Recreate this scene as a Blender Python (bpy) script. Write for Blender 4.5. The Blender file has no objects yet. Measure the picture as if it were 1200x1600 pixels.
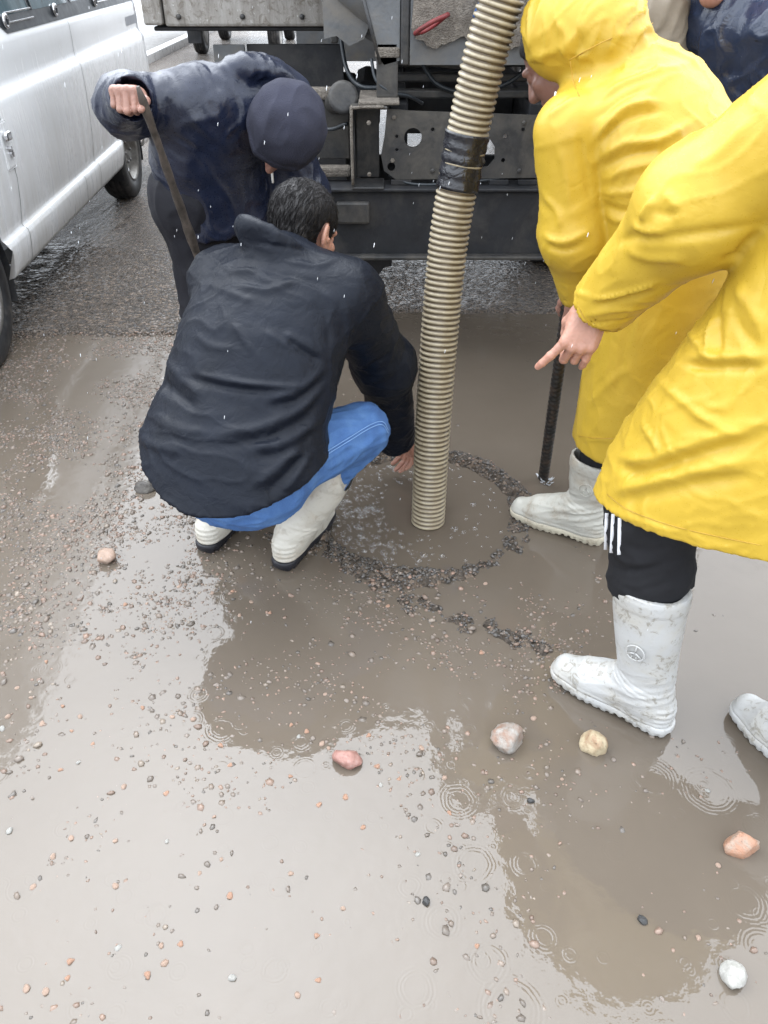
import bpy, bmesh, math, random
import numpy as np
from mathutils import Vector, Matrix, geometry

# ------------------------------------------------------------------ camera, sky, sun, exposure
scene = bpy.context.scene
col = scene.collection
cam_data = bpy.data.cameras.new('camera')
cam = bpy.data.objects.new('camera', cam_data)
col.objects.link(cam)
cam.location = (0, 0, 1.55)
cam.rotation_euler = (math.radians(90 - 36.4), 0, 0)
cam_data.sensor_fit = 'VERTICAL'
cam_data.sensor_height = 36
cam_data.sensor_width = 27
cam_data.lens = 27.0
cam_data.clip_start = 0.05
cam_data.clip_end = 900
scene.camera = cam

SUN_EL, SUN_AZ = math.radians(62), math.radians(-24)      # azimuth from +Y, clockwise
world = bpy.data.worlds.new('World')
scene.world = world
world.use_nodes = True
wn = world.node_tree
bgn = wn.nodes['Background']
sky = wn.nodes.new('ShaderNodeTexSky')
sky.sky_type = 'NISHITA'
sky.sun_disc = False
sky.sun_elevation = SUN_EL
sky.sun_rotation = SUN_AZ
sky.air_density = 1.0
sky.dust_density = 9.0
sky.ozone_density = 1.0
hs = wn.nodes.new('ShaderNodeHueSaturation')              # overcast: the blue is greyed out
hs.inputs['Saturation'].default_value = 0.06
wn.links.new(sky.outputs[0], hs.inputs['Color'])
gm = wn.nodes.new('ShaderNodeGamma')                      # cloud spreads the light over the whole sky
gm.inputs['Gamma'].default_value = 0.30
wn.links.new(hs.outputs[0], gm.inputs['Color'])
ml = wn.nodes.new('ShaderNodeVectorMath'); ml.operation = 'SCALE'
ml.inputs['Scale'].default_value = 7.0
tn = wn.nodes.new('ShaderNodeVectorMath'); tn.operation = 'MULTIPLY'
tn.inputs[1].default_value = (.935, 1.0, 1.085)              # cool grey of rain cloud
wn.links.new(gm.outputs[0], tn.inputs[0])
wn.links.new(tn.outputs[0], ml.inputs[0])
wn.links.new(ml.outputs[0], bgn.inputs['Color'])
bgn.inputs['Strength'].default_value = 0.15

sun_data = bpy.data.lights.new('sun', 'SUN')
sun_data.energy = 0.7
sun_data.angle = math.radians(90)
sun_data.color = (1.0, 0.985, 0.96)
sun = bpy.data.objects.new('sun', sun_data)
col.objects.link(sun)
sd = Vector((math.sin(SUN_AZ) * math.cos(SUN_EL), math.cos(SUN_AZ) * math.cos(SUN_EL), math.sin(SUN_EL)))
sun.rotation_euler = (-sd).to_track_quat('-Z', 'Y').to_euler()

scene.view_settings.view_transform = 'Standard'
scene.view_settings.look = 'None'
scene.view_settings.gamma = 1
scene.view_settings.use_curve_mapping = False
scene.view_settings.exposure = 1.2

rng = np.random.default_rng(7)
random.seed(7)

# ------------------------------------------------------------------ mesh helpers
def A(*v): return np.array(v, dtype=np.float64)
def nrm(v):
    v = np.asarray(v, float)
    return v / max(np.linalg.norm(v), 1e-9)

def new_mesh(name, V, F, mat=None, smooth=True, color=None):
    me = bpy.data.meshes.new(name)
    V = np.asarray(V, np.float32).reshape(-1, 3)
    if isinstance(F, np.ndarray):
        n, k = F.shape
        me.vertices.add(len(V)); me.vertices.foreach_set('co', V.ravel())
        me.loops.add(n * k); me.loops.foreach_set('vertex_index', F.astype(np.int32).ravel())
        me.polygons.add(n)
        me.polygons.foreach_set('loop_start', np.arange(0, n * k, k, dtype=np.int32))
        me.polygons.foreach_set('loop_total', np.full(n, k, np.int32))
        me.update(calc_edges=True)
        me.validate()
    else:
        me.from_pydata([tuple(map(float, v)) for v in V], [], F)
        me.update()
    if smooth: me.polygons.foreach_set('use_smooth', np.ones(len(me.polygons), bool))
    if mat is not None: me.materials.append(mat)
    if color is not None:
        at = me.color_attributes.new('Col', 'FLOAT_COLOR', 'POINT')
        c = np.ones((len(V), 4), np.float32); c[:, :3] = color
        at.data.foreach_set('color', c.ravel())
    return me

def tag(o, label=None, cat=None, group=None, kind=None):
    if label: o['label'] = label
    if cat: o['category'] = cat
    if group: o['group'] = group
    if kind: o['kind'] = kind
    return o

def thing(name, label, cat, base=(0, 0, 0), group=None, kind=None):
    o = bpy.data.objects.new(name, None)
    o.empty_display_size = 0.1
    col.objects.link(o)
    o.location = base
    o['_b'] = list(map(float, base))
    return tag(o, label, cat, group, kind)

def root_base(o):
    while o.parent: o = o.parent
    return np.array(o['_b']) if '_b' in o else np.zeros(3)

def add(name, V, F, mat, parent=None, smooth=True, color=None, base=None):
    """links a mesh given in world coordinates; children share their root's origin"""
    b = root_base(parent) if parent is not None else (np.zeros(3) if base is None else np.asarray(base, float))
    V = np.asarray(V, float).reshape(-1, 3) - b
    o = bpy.data.objects.new(name, new_mesh(name, V, F, mat, smooth, color))
    col.objects.link(o)
    if parent is not None: o.parent = parent
    else:
        o.location = b
        o['_b'] = list(map(float, b))
    return o

def add_each(name, parts, mat, parent, smooth=False):
    return [add(name, V, F, mat, parent, smooth) for V, F in parts]

def bm_out(bm):
    bm.verts.ensure_lookup_table(); bm.verts.index_update()
    V = np.array([v.co[:] for v in bm.verts]); F = [[v.index for v in f.verts] for f in bm.faces]
    bm.free()
    return V, F

def box_geo(x0, x1, y0, y1, z0, z1, bev=0.004, seg=2, M=None):
    bm = bmesh.new()
    bmesh.ops.create_cube(bm, size=1)
    for v in bm.verts:
        v.co = ((x0 + x1) / 2 + v.co.x * (x1 - x0), (y0 + y1) / 2 + v.co.y * (y1 - y0), (z0 + z1) / 2 + v.co.z * (z1 - z0))
    if bev > 0: bmesh.ops.bevel(bm, geom=bm.edges[:], offset=bev, segments=seg, profile=0.5, affect='EDGES')
    V, F = bm_out(bm)
    if M is not None: V = xf(V, M)
    return V, F

def xf(V, M):
    M = np.array(M)
    return V @ M[:3, :3].T + M[:3, 3]

def join(parts):
    Vs, Fs, n = [], [], 0
    for V, F in parts:
        Vs.append(np.asarray(V, float))
        Fs += [[int(i) + n for i in f] for f in F]
        n += len(V)
    return np.concatenate(Vs), Fs

def lathe(profile, axis_p, axis_d, seg=32, closed=False):
    """profile: list of (radius, along)"""
    d = nrm(axis_d); u = nrm(np.cross(d, A(0, 0, 1) if abs(d[2]) < .9 else A(1, 0, 0))); w = np.cross(d, u)
    pr = np.array(profile, float); n = len(pr)
    a = np.linspace(0, 2 * math.pi, seg, endpoint=False)
    ring = np.cos(a)[:, None] * u + np.sin(a)[:, None] * w
    V = (np.asarray(axis_p, float) + pr[:, None, 1:2] * d + pr[:, None, 0:1] * ring[None]).reshape(-1, 3)
    F = []
    for i in range(n - 1 + (1 if closed else 0)):
        j = (i + 1) % n
        for k in range(seg):
            k2 = (k + 1) % seg
            F.append([i * seg + k, i * seg + k2, j * seg + k2, j * seg + k])
    if not closed:
        F.append(list(range(seg - 1, -1, -1))); F.append([(n - 1) * seg + k for k in range(seg)])
    return V, F

def catmull(P, n):
    P = np.asarray(P, float)
    if len(P) < 3: 
        t = np.linspace(0, 1, n + 1)[:, None]
        return P[0] + (P[-1] - P[0]) * t
    Q = np.vstack([2 * P[0] - P[1], P, 2 * P[-1] - P[-2]])
    out = []
    for i in range(1, len(Q) - 2):
        p0, p1, p2, p3 = Q[i - 1], Q[i], Q[i + 1], Q[i + 2]
        for t in np.linspace(0, 1, n, endpoint=False):
            out.append(.5 * (2 * p1 + (p2 - p0) * t + (2 * p0 - 5 * p1 + 4 * p2 - p3) * t * t + (3 * p1 - p0 - 3 * p2 + p3) * t ** 3))
    out.append(Q[-2])
    return np.array(out)

def tube(P, R, seg=10, caps=True):
    P = np.asarray(P, float); n = len(P)
    R = np.full(n, R, float) if np.isscalar(R) else np.asarray(R, float)
    T = np.gradient(P, axis=0); T /= np.linalg.norm(T, axis=1)[:, None]
    u = nrm(np.cross(T[0], A(0, 0, 1) if abs(T[0][2]) < .9 else A(1, 0, 0)))
    a = np.linspace(0, 2 * math.pi, seg, endpoint=False)
    V = []
    for i in range(n):
        u = nrm(u - T[i] * np.dot(u, T[i])); w = np.cross(T[i], u)
        V.append(P[i] + R[i] * (np.cos(a)[:, None] * u + np.sin(a)[:, None] * w))
    V = np.concatenate(V)
    F = [[i * seg + k, i * seg + (k + 1) % seg, (i + 1) * seg + (k + 1) % seg, (i + 1) * seg + k] for i in range(n - 1) for k in range(seg)]
    if caps:
        F.append(list(range(seg - 1, -1, -1))); F.append([(n - 1) * seg + k for k in range(seg)])
    return V, F

def plate_xz(outer, holes, y0, y1, bend=None):
    """a flat plate in the xz plane between y0 and y1, with round or free holes cut through"""
    loops = [[Vector((p[0], 0, p[1])) for p in L] for L in [outer] + holes]
    flat = [p for L in loops for p in L]
    tris = geometry.tessellate_polygon(loops)
    n = len(flat)
    V = [(p.x, y0, p.z) for p in flat] + [(p.x, y1, p.z) for p in flat]
    F = [list(t) for t in tris] + [[i + n for i in reversed(t)] for t in tris]
    s = 0
    for L in loops:
        m = len(L)
        for i in range(m):
            a, b = s + i, s + (i + 1) % m
            F.append([a, b, b + n, a + n])
        s += m
    return np.array(V, float), F

def circ(cx, cz, r, n=20, ex=1.0):
    return [(cx + r * math.cos(t) * ex, cz + r * math.sin(t)) for t in np.linspace(0, 2 * math.pi, n, endpoint=False)]

# ------------------------------------------------------------------ noise
_perm = rng.permutation(256).astype(np.int64)
_grad = rng.normal(size=(256, 3)); _grad /= np.linalg.norm(_grad, axis=1)[:, None]
_grad = _grad.astype(np.float32)
def pnoise(P):
    P = np.asarray(P, np.float32)
    I = np.floor(P).astype(np.int64); f = P - I
    w = f * f * f * (f * (f * 6 - 15) + 10)
    r = np.zeros(len(P), np.float32)
    for dx in (0, 1):
        hx = _perm[(I[:, 0] + dx) & 255]; wx = w[:, 0] if dx else 1 - w[:, 0]
        for dy in (0, 1):
            hy = _perm[(hx + I[:, 1] + dy) & 255]; wy = w[:, 1] if dy else 1 - w[:, 1]
            for dz in (0, 1):
                g = _grad[_perm[(hy + I[:, 2] + dz) & 255]]; wz = w[:, 2] if dz else 1 - w[:, 2]
                r += wx * wy * wz * (g[:, 0] * (f[:, 0] - dx) + g[:, 1] * (f[:, 1] - dy) + g[:, 2] * (f[:, 2] - dz))
    return r * 1.6
def fbm(P, o=3):
    r = 0; a = 1.0; P = np.asarray(P, np.float32)
    for i in range(o):
        r = r + a * pnoise(P * (2 ** i) + 17.3 * i); a *= .5
    return r
def ridge(P, sharp=2.0):
    return np.clip(1 - np.abs(pnoise(P)) * 2.2, 0, 1) ** sharp

# ------------------------------------------------------------------ signed-distance modelling
def smin(a, b, k):
    if k <= 0: return np.minimum(a, b)
    h = np.clip(.5 + .5 * (b - a) / k, 0, 1)
    return b + (a - b) * h - k * h * (1 - h)
def U(k, *fs):
    def f(p):
        d = fs[0](p)
        for g in fs[1:]: d = smin(d, g(p), k)
        return d
    return f
def minus(f, g, k=0.0):
    def h(p):
        a, b = f(p), -g(p)
        return -smin(-a, -b, k)
    return h
def cut(f, pt, n):
    pt = np.asarray(pt, np.float32); n = nrm(n).astype(np.float32)
    return lambda p: np.maximum(f(p), (p - pt) @ n)
def cone(a, b, r1, r2):
    a = np.asarray(a, np.float32); b = np.asarray(b, np.float32); ab = b - a; L = float(ab @ ab) + 1e-9
    def f(p):
        q = p - a
        t = np.clip((q @ ab) / L, 0, 1)
        return np.linalg.norm(q - t[:, None] * ab, axis=1) - (r1 + (r2 - r1) * t)
    return f
def chain(P, R, k=0.0):
    return U(k, *[cone(P[i], P[i + 1], R[i], R[i + 1]) for i in range(len(P) - 1)])
def ell(c, r, axes=None):
    c = np.asarray(c, np.float32); r = np.asarray(r, np.float32)
    M = None if axes is None else np.asarray(axes, np.float32)    # rows = local axes
    def f(p):
        q = p - c
        if M is not None: q = q @ M.T
        k0 = np.linalg.norm(q / r, axis=1); k1 = np.linalg.norm(q / (r * r), axis=1)
        return k0 * (k0 - 1) / np.maximum(k1, 1e-6)
    return f
def etube(P, RA, RB, side, n=3, cap=1.0):
    """tube of elliptical section along a smoothed spine: RA along the side vector, RB across it"""
    P = np.asarray(P, float)
    Q = catmull(P, n) if len(P) > 2 else P
    m = len(P); idx = np.linspace(0, m - 1, len(Q))
    RA = np.interp(idx, np.arange(m), RA); RB = np.interp(idx, np.arange(m), RB)
    side = np.asarray(side, float)
    S = np.tile(side, (len(Q), 1)) if side.ndim == 1 else np.stack([np.interp(idx, np.arange(m), side[:, i]) for i in range(3)], 1)
    segs = []
    for i in range(len(Q) - 1):
        ab = Q[i + 1] - Q[i]; ax = nrm(ab); s = nrm(S[i] + S[i + 1]); u = nrm(s - ax * (s @ ax)); v = np.cross(ax, u)
        segs.append((Q[i].astype(np.float32), ab.astype(np.float32), float(ab @ ab) + 1e-9, ax.astype(np.float32), u.astype(np.float32), v.astype(np.float32), RA[i], RA[i + 1], RB[i], RB[i + 1]))
    def f(p):
        best = None
        for a, ab, L, ax, u, v, ra0, ra1, rb0, rb1 in segs:
            q = p - a
            t = np.clip((q @ ab) / L, 0, 1)
            q = q - t[:, None] * ab
            ra = ra0 + (ra1 - ra0) * t; rb = rb0 + (rb1 - rb0) * t; rc = np.minimum(ra, rb) * cap
            x = (q @ u) / ra; y = (q @ v) / rb; z = (q @ ax) / rc
            k0 = np.sqrt(x * x + y * y + z * z)
            k1 = np.sqrt((x / ra) ** 2 + (y / rb) ** 2 + (z / rc) ** 2)
            d = np.where(k0 < 1e-4, -np.minimum(ra, rb), k0 * (k0 - 1) / np.maximum(k1, 1e-6))
            best = d if best is None else np.minimum(best, d)
        return best
    return f

def mesh_sdf(f, lo, hi, h, margin=1.25):
    lo = np.asarray(lo, float); hi = np.asarray(hi, float); B = 8
    nb = np.ceil((hi - lo) / (h * B)).astype(int) + 1
    n = nb * B
    bi = np.stack(np.meshgrid(*[np.arange(k) for k in nb], indexing='ij'), -1).reshape(-1, 3)
    cen = (lo + (bi * B + (B - 1) / 2) * h).astype(np.float32)
    dc = f(cen)
    act = np.abs(dc) < margin * h * B * .9
    D = np.where(dc < 0, -1., 1.).astype(np.float32)[:, None].repeat(B ** 3, 1)
    off = np.stack(np.meshgrid(*[np.arange(B)] * 3, indexing='ij'), -1).reshape(-1, 3)
    ai = np.nonzero(act)[0]
    for s in range(0, len(ai), 400):
        blk = ai[s:s + 400]
        pts = (lo + (bi[blk][:, None] * B + off[None]) * h).reshape(-1, 3).astype(np.float32)
        D[blk] = f(pts).reshape(len(blk), -1)
    D = D.reshape(*nb, B, B, B).transpose(0, 3, 1, 4, 2, 5).reshape(*n)
    S = D < 0
    c = S[:-1, :-1, :-1].astype(np.int8)
    cnt = sum(S[i:n[0] - 1 + i, j:n[1] - 1 + j, k:n[2] - 1 + k].astype(np.int8) for i in (0, 1) for j in (0, 1) for k in (0, 1))
    cells = np.argwhere((cnt > 0) & (cnt < 8))
    vid = np.full(tuple(n - 1), -1, np.int64)
    vid[cells[:, 0], cells[:, 1], cells[:, 2]] = np.arange(len(cells))
    acc = np.zeros((len(cells), 3)); num = np.zeros(len(cells))
    corners = [(i, j, k) for i in (0, 1) for j in (0, 1) for k in (0, 1)]
    dv = {cn: D[cells[:, 0] + cn[0], cells[:, 1] + cn[1], cells[:, 2] + cn[2]] for cn in corners}
    for cn in corners:
        for ax in range(3):
            if cn[ax]: continue
            c2 = list(cn); c2[ax] = 1; c2 = tuple(c2)
            a, b = dv[cn], dv[c2]
            m = (a < 0) != (b < 0)
            t = np.where(m, a / np.where(m, a - b, 1), 0)
            p = np.tile(np.array(cn, float), (len(cells), 1)); p[:, ax] = t
            acc[m] += p[m]; num[m] += 1
    V = lo + (cells + acc / num[:, None]) * h
    Fs = []
    for ax in range(3):
        o1, o2 = (ax + 1) % 3, (ax + 2) % 3
        sl0 = [slice(None)] * 3; sl1 = [slice(None)] * 3
        sl0[ax] = slice(0, n[ax] - 1); sl1[ax] = slice(1, n[ax])
        a, b = S[tuple(sl0)], S[tuple(sl1)]
        e = np.argwhere(a != b)
        ok = (e[:, o1] > 0) & (e[:, o2] > 0) & (e[:, o1] < n[o1] - 1) & (e[:, o2] < n[o2] - 1)
        e = e[ok]
        ins = a[e[:, 0], e[:, 1], e[:, 2]]
        def v(d1, d2):
            q = e.copy(); q[:, o1] -= d1; q[:, o2] -= d2
            return vid[q[:, 0], q[:, 1], q[:, 2]]
        quad = np.stack([v(1, 1), v(0, 1), v(0, 0), v(1, 0)], 1)
        quad[~ins] = quad[~ins][:, ::-1]
        Fs.append(quad)
    F = np.concatenate(Fs); F = F[(F >= 0).all(1)]
    return V, F

def vnormals(V, F):
    q = V[F]
    n = np.cross(q[:, 2] - q[:, 0], q[:, 3] - q[:, 1])
    N = np.zeros_like(V)
    for i in range(3):
        for k in range(4):
            N[:, i] += np.bincount(F[:, k], n[:, i], len(V))
    return N / np.maximum(np.linalg.norm(N, axis=1)[:, None], 1e-12)

def relax(V, F, it=2, lam=.5):
    for _ in range(it):
        S = np.zeros_like(V); C = np.zeros(len(V))
        for k in range(4):
            for o in (1, 3):
                for i in range(3): S[:, i] += np.bincount(F[:, k], V[F[:, (k + o) % 4], i], len(V))
                C += np.bincount(F[:, k], minlength=len(V))
        V = V + lam * (S / np.maximum(C, 1)[:, None] - V)
    return V

def sculpt(f, lo, hi, h, disp=None, it=1, margin=1.25):
    V, F = mesh_sdf(f, lo, hi, h, margin)
    if it: V = relax(V, F, it)
    if disp is not None:
        N = vnormals(V, F)
        V = V + N * disp(V, N)[:, None]
    return V, F

def crease(P, amp, w):
    """one authored fold: a ridge (amp > 0) or a valley along a polyline"""
    P = catmull(P, 5) if len(P) > 2 else np.asarray(P, float)
    def f(V):
        best = np.full(len(V), 9.0); tt = np.zeros(len(V))
        for i in range(len(P) - 1):
            ab = P[i + 1] - P[i]; q = V - P[i]
            t = np.clip(q @ ab / (ab @ ab + 1e-9), 0, 1)
            d = np.linalg.norm(q - t[:, None] * ab, axis=1)
            m = d < best
            best = np.where(m, d, best); tt = np.where(m, (i + t) / (len(P) - 1), tt)
        fade = np.clip(np.minimum(tt, 1 - tt) * 5, 0.15, 1)
        return amp * fade * np.exp(-(best / w) ** 2)
    return f

# ------------------------------------------------------------------ materials
class NT:
    def __init__(s, name):
        s.m = bpy.data.materials.new(name); s.m.use_nodes = True
        s.t = s.m.node_tree; s.b = s.t.nodes['Principled BSDF']; s.out = s.t.nodes['Material Output']
        s.tc = s.t.nodes.new('ShaderNodeTexCoord')
    def n(s, ty, ins=None, **props):
        nd = s.t.nodes.new('ShaderNode' + ty)
        for k, v in props.items(): setattr(nd, k, v)
        for k, v in (ins or {}).items(): s.set(nd.inputs[k], v)
        return nd
    def set(s, sock, v):
        if hasattr(v, 'is_linked') or isinstance(v, bpy.types.NodeSocket): s.t.links.new(v, sock)
        elif isinstance(v, (tuple, list)) and len(v) == 3 and sock.type == 'RGBA': sock.default_value = (*v, 1)
        else: sock.default_value = v
    def math(s, op, a, b=0.0, c=0.0, clamp=False):
        nd = s.n('Math', operation=op, use_clamp=clamp)
        for i, v in enumerate((a, b, c)): s.set(nd.inputs[i], v)
        return nd.outputs[0]
    def noise(s, scale, detail=4, rough=.55, vec=None, dist=0.0, stretch=None):
        v = vec or s.tc.outputs['Object']
        if stretch:
            v = s.n('Mapping', {'Vector': v, 'Scale': stretch}).outputs[0]
        return s.n('TexNoise', {'Vector': v, 'Scale': scale, 'Detail': detail, 'Roughness': rough, 'Distortion': dist}).outputs['Fac']
    def ramp(s, fac, stops):
        r = s.n('ValToRGB', {'Fac': fac}); e = r.color_ramp.elements
        while len(e) < len(stops): e.new(.5)
        for i, (p, c) in enumerate(stops):
            e[i].position = p; e[i].color = (*c, 1) if isinstance(c, tuple) else (c, c, c, 1)
        return r.outputs[0]
    def mix(s, fac, a, b):
        m = s.n('Mix', data_type='RGBA'); s.set(m.inputs[0], fac); s.set(m.inputs[6], a); s.set(m.inputs[7], b)
        return m.outputs[2]
    def bump(s, h, strength=.5, dist=.01, normal=None):
        b = s.n('Bump', {'Height': h, 'Strength': strength, 'Distance': dist})
        if normal is not None: s.set(b.inputs['Normal'], normal)
        return b.outputs[0]
    def p(s, **k):
        for kk, v in k.items(): s.set(s.b.inputs[kk.replace('_', ' ')], v)
        return s.m

def simple(name, base, rough=.5, metallic=0.0, var=.25, scale=12, bumps=.15, bscale=60, dirt=None, dirt_amt=.5, dscale=5, stretch=None, bdist=.004, ior=1.45):
    """painted or moulded surface: base colour with slow variation, wear and fine relief"""
    t = NT(name)
    f = t.noise(scale, 5, .6, stretch=stretch)
    dark = tuple(c * (1 - var) for c in base); light = tuple(min(1, c * (1 + var)) for c in base)
    c = t.ramp(f, [(.3, dark), (.7, light)])
    if dirt is not None:
        g = t.ramp(t.noise(dscale, 7, .68, dist=.4, stretch=stretch), [(.62 - .3 * dirt_amt, 0.), (.78 - .2 * dirt_amt, 1.)])
        c = t.mix(g, c, dirt)
    nb = t.bump(t.noise(bscale, 4), bumps, bdist)
    rr = t.math('ADD', t.math('MULTIPLY', t.noise(scale * 1.7, 4), .3), rough - .15, clamp=True)
    return t.p(Base_Color=c, Roughness=rr, Metallic=metallic, Normal=nb, IOR=ior)

def cloth(name, base, rough=.45, fine=700, fine_amt=.12, crinkle=22, crinkle_amt=.35, beads=0.0, var=.2, light=None, spec=.5, sub=0.0, dirt=None):
    t = NT(name)
    v = t.noise(7, 4, .6)
    b2 = light or tuple(min(1, c * (1 + var)) for c in base)
    c = t.ramp(v, [(.3, tuple(c * (1 - var) for c in base)), (.72, b2)])
    if dirt is not None:
        c = t.mix(t.ramp(t.noise(9, 6, .65), [(.6, 0.), (.85, .35)]), c, dirt)
    h = t.math('MULTIPLY', t.noise(fine, 2), fine_amt)
    cr = t.math('ABSOLUTE', t.math('SUBTRACT', t.noise(crinkle, 3, .5, dist=.6), .5))
    h = t.math('ADD', h, t.math('MULTIPLY', cr, crinkle_amt * 4))
    r = t.math('ADD', t.math('MULTIPLY', v, .25), rough - .12, clamp=True)
    if beads:
        vo = t.n('TexVoronoi', {'Vector': t.tc.outputs['Object'], 'Scale': 170.0, 'Randomness': 1.0})
        keep = t.ramp(t.n('SeparateColor', {'Color': vo.outputs['Color']}).outputs[0], [(.5, 0.), (.55, 1.)])
        drop = t.math('MULTIPLY', t.math('SUBTRACT', .34, vo.outputs['Distance'], clamp=True), keep)
        h = t.math('ADD', h, t.math('MULTIPLY', drop, beads * 3))
        r = t.math('SUBTRACT', r, t.math('MULTIPLY', drop, 1.2), clamp=True)
    k = dict(Base_Color=c, Roughness=r, Normal=t.bump(h, .6, .004))
    if sub: k['Subsurface_Weight'] = sub; k['Subsurface_Radius'] = (.02, .01, .004)
    t.set(t.b.inputs['Specular IOR Level'], spec)
    return t.p(**k)

M = {}
M['yellow'] = cloth('yellow_rainwear', (.50, .330, .032), .44, 420, .05, 9, .5, beads=.07, var=.08, spec=.42, dirt=(.42, .25, .04))
M['black_coat'] = cloth('black_coat_cloth', (.0055, .0075, .0130), .45, 900, .1, 20, .5, beads=.14, var=.25, spec=.16)
M['navy'] = cloth('navy_nylon', (.009, .013, .030), .34, 500, .06, 24, .3, beads=.08, var=.25, spec=.5)
M['knit'] = cloth('navy_knit', (.026, .027, .042), .85, 330, .8, 40, .1, var=.2, spec=.3)
M['dark_trousers'] = cloth('dark_trousers', (.009, .009, .013), .7, 800, .3, 16, .25, var=.2, spec=.3)
M['black_jersey'] = cloth('black_jersey', (.012, .012, .014), .8, 900, .3, 14, .2, var=.2, spec=.25)
M['white_stripe'] = cloth('white_stripe', (.72, .72, .74), .75, 900, .2, 20, .05, var=.05, spec=.3)
M['tan_coat'] = cloth('tan_coat', (.25, .21, .16), .6, 500, .2, 18, .3, var=.15, spec=.4)
M['blue_glossy'] = cloth('blue_glossy', (.02, .03, .06), .22, 500, .05, 20, .5, beads=.1, var=.3, spec=.7)
def jeans():
    t = NT('blue_denim')
    f = t.noise(900, 2); v = t.noise(14, 5, .6, stretch=(1, 1, .35)); w = t.noise(60, 4, .6)
    c = t.ramp(v, [(.3, (.030, .080, .22)), (.5, (.048, .125, .31)), (.75, (.10, .21, .41))])
    c = t.mix(t.math('MULTIPLY', t.ramp(f, [(.42, 0.), (.6, 1.)]), .35), c, (.16, .28, .52))
    c = t.mix(t.math('MULTIPLY', w, .3), c, (.03, .09, .28))
    h = t.math('ADD', t.math('MULTIPLY', f, .25), t.math('MULTIPLY', v, .8))
    return t.p(Base_Color=c, Roughness=.8, Normal=t.bump(h, .5, .004), Specular_IOR_Level=.3)
M['jeans'] = jeans()
M['seam_yellow'] = simple('yellow_seam', (.42, .25, .03), .5)
M['thread'] = simple('pale_thread', (.20, .34, .60), .8)
def skin(name, base):
    t = NT(name)
    c = t.ramp(t.noise(26, 5, .6), [(.3, tuple(x * .78 for x in base)), (.7, base)])
    c = t.mix(t.math('MULTIPLY', t.noise(9, 3), .35), c, (base[0] * .9, base[1] * .62, base[2] * .6))
    h = t.math('ADD', t.noise(260, 3), t.noise(90, 3))
    return t.p(Base_Color=c, Roughness=.42, Normal=t.bump(h, .25, .002), Subsurface_Weight=.12, Subsurface_Radius=(.012, .005, .003))
M['skin'] = skin('skin', (.46, .25, .18))
M['skin_dark'] = skin('weathered_skin', (.33, .185, .14))
M['hair'] = simple('black_hair', (.010, .008, .008), .42, 0, .2, 60, .6, 500, bdist=.003)
M['eye'] = simple('eye_white', (.7, .68, .64), .15, 0, .05)
def boot_mat(name, base, dirt, amt, streak):
    t = NT(name)
    n1 = t.noise(11, 8, .7, dist=.5); n2 = t.noise(38, 7, .72, dist=1.2); n3 = t.noise(5, 4, .6)
    c = t.mix(t.ramp(n3, [(.35, 0.), (.75, 1.)]), base, tuple(x * .86 for x in base))
    c = t.mix(t.math('MULTIPLY', t.ramp(n1, [(.60 - .2 * amt, 0.), (.74, 1.)]), .75), c, dirt)
    c = t.mix(t.math('MULTIPLY', t.ramp(t.math('MULTIPLY', n2, t.math('ADD', n1, .45)), [(.53, 0.), (.60, 1.)]), streak), c, tuple(x * .6 for x in dirt))
    return t.p(Base_Color=c, Roughness=t.math('ADD', t.math('MULTIPLY', n2, .4), .26), Normal=t.bump(t.math('ADD', n2, t.noise(120, 3)), .3, .003), IOR=1.5)
M['boot_white'] = boot_mat('white_rubber', (.44, .44, .43), (.40, .37, .31), .75, .8)
M['boot_cream'] = boot_mat('cream_rubber', (.50, .475, .415), (.38, .31, .23), .45, .3)
M['boot_grey'] = boot_mat('greyish_rubber', (.46, .45, .40), (.34, .27, .19), .5, .3)
M['boot_dark'] = boot_mat('dark_rubber', (.03, .03, .03), (.07, .06, .05), .5, .3)
M['sole_cream'] = boot_mat('cream_sole', (.50, .46, .36), (.30, .24, .17), .5, .4)
M['sole_black'] = simple('black_sole', (.012, .012, .016), .4, 0, .3, 20, .3, 200)
M['tyre'] = simple('tyre_rubber', (.022, .022, .023), .55, 0, .3, 14, .25, 160, dirt=(.10, .09, .08), dirt_amt=.45)
M['rim'] = simple('steel_rim', (.30, .29, .27), .45, .6, .3, 15, .2, 80, dirt=(.10, .085, .07), dirt_amt=.7)
M['steel'] = simple('worn_steel', (.20, .20, .20), .4, .7, .3, 20, .3, 120, dirt=(.10, .07, .05), dirt_amt=.6)
M['truck_frame'] = simple('truck_frame_paint', (.034, .034, .035), .42, 0, .35, 9, .35, 55, dirt=(.085, .078, .068), dirt_amt=.62, dscale=6)
M['truck_dark'] = simple('truck_underside', (.017, .018, .021), .6, 0, .35, 9, .35, 55, dirt=(.045, .042, .04), dirt_amt=.5)
M['truck_grey'] = simple('truck_grey_paint', (.12, .125, .13), .4, 0, .25, 7, .3, 60, dirt=(.16, .145, .125), dirt_amt=.55, dscale=4)
M['mud'] = simple('dried_mud', (.21, .185, .155), .8, 0, .35, 40, 1.0, 170, dirt=(.14, .12, .10), dirt_amt=.7, dscale=30, bdist=.01)
M['red'] = simple('red_paint', (.18, .022, .024), .45, 0, .3, 20, .3, 90, dirt=(.12, .06, .05), dirt_amt=.4)
M['blue_strap'] = simple('blue_strap', (.02, .11, .34), .6, 0, .25, 50, .5, 300)
M['tape'] = cloth('black_tape', (.014, .014, .017), .26, 300, .1, 26, .8, var=.3, spec=.6)
M['rod'] = simple('rusty_rod', (.030, .028, .026), .5, .3, .4, 60, .5, 300, dirt=(.075, .05, .035), dirt_amt=.5, dscale=40)
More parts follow.
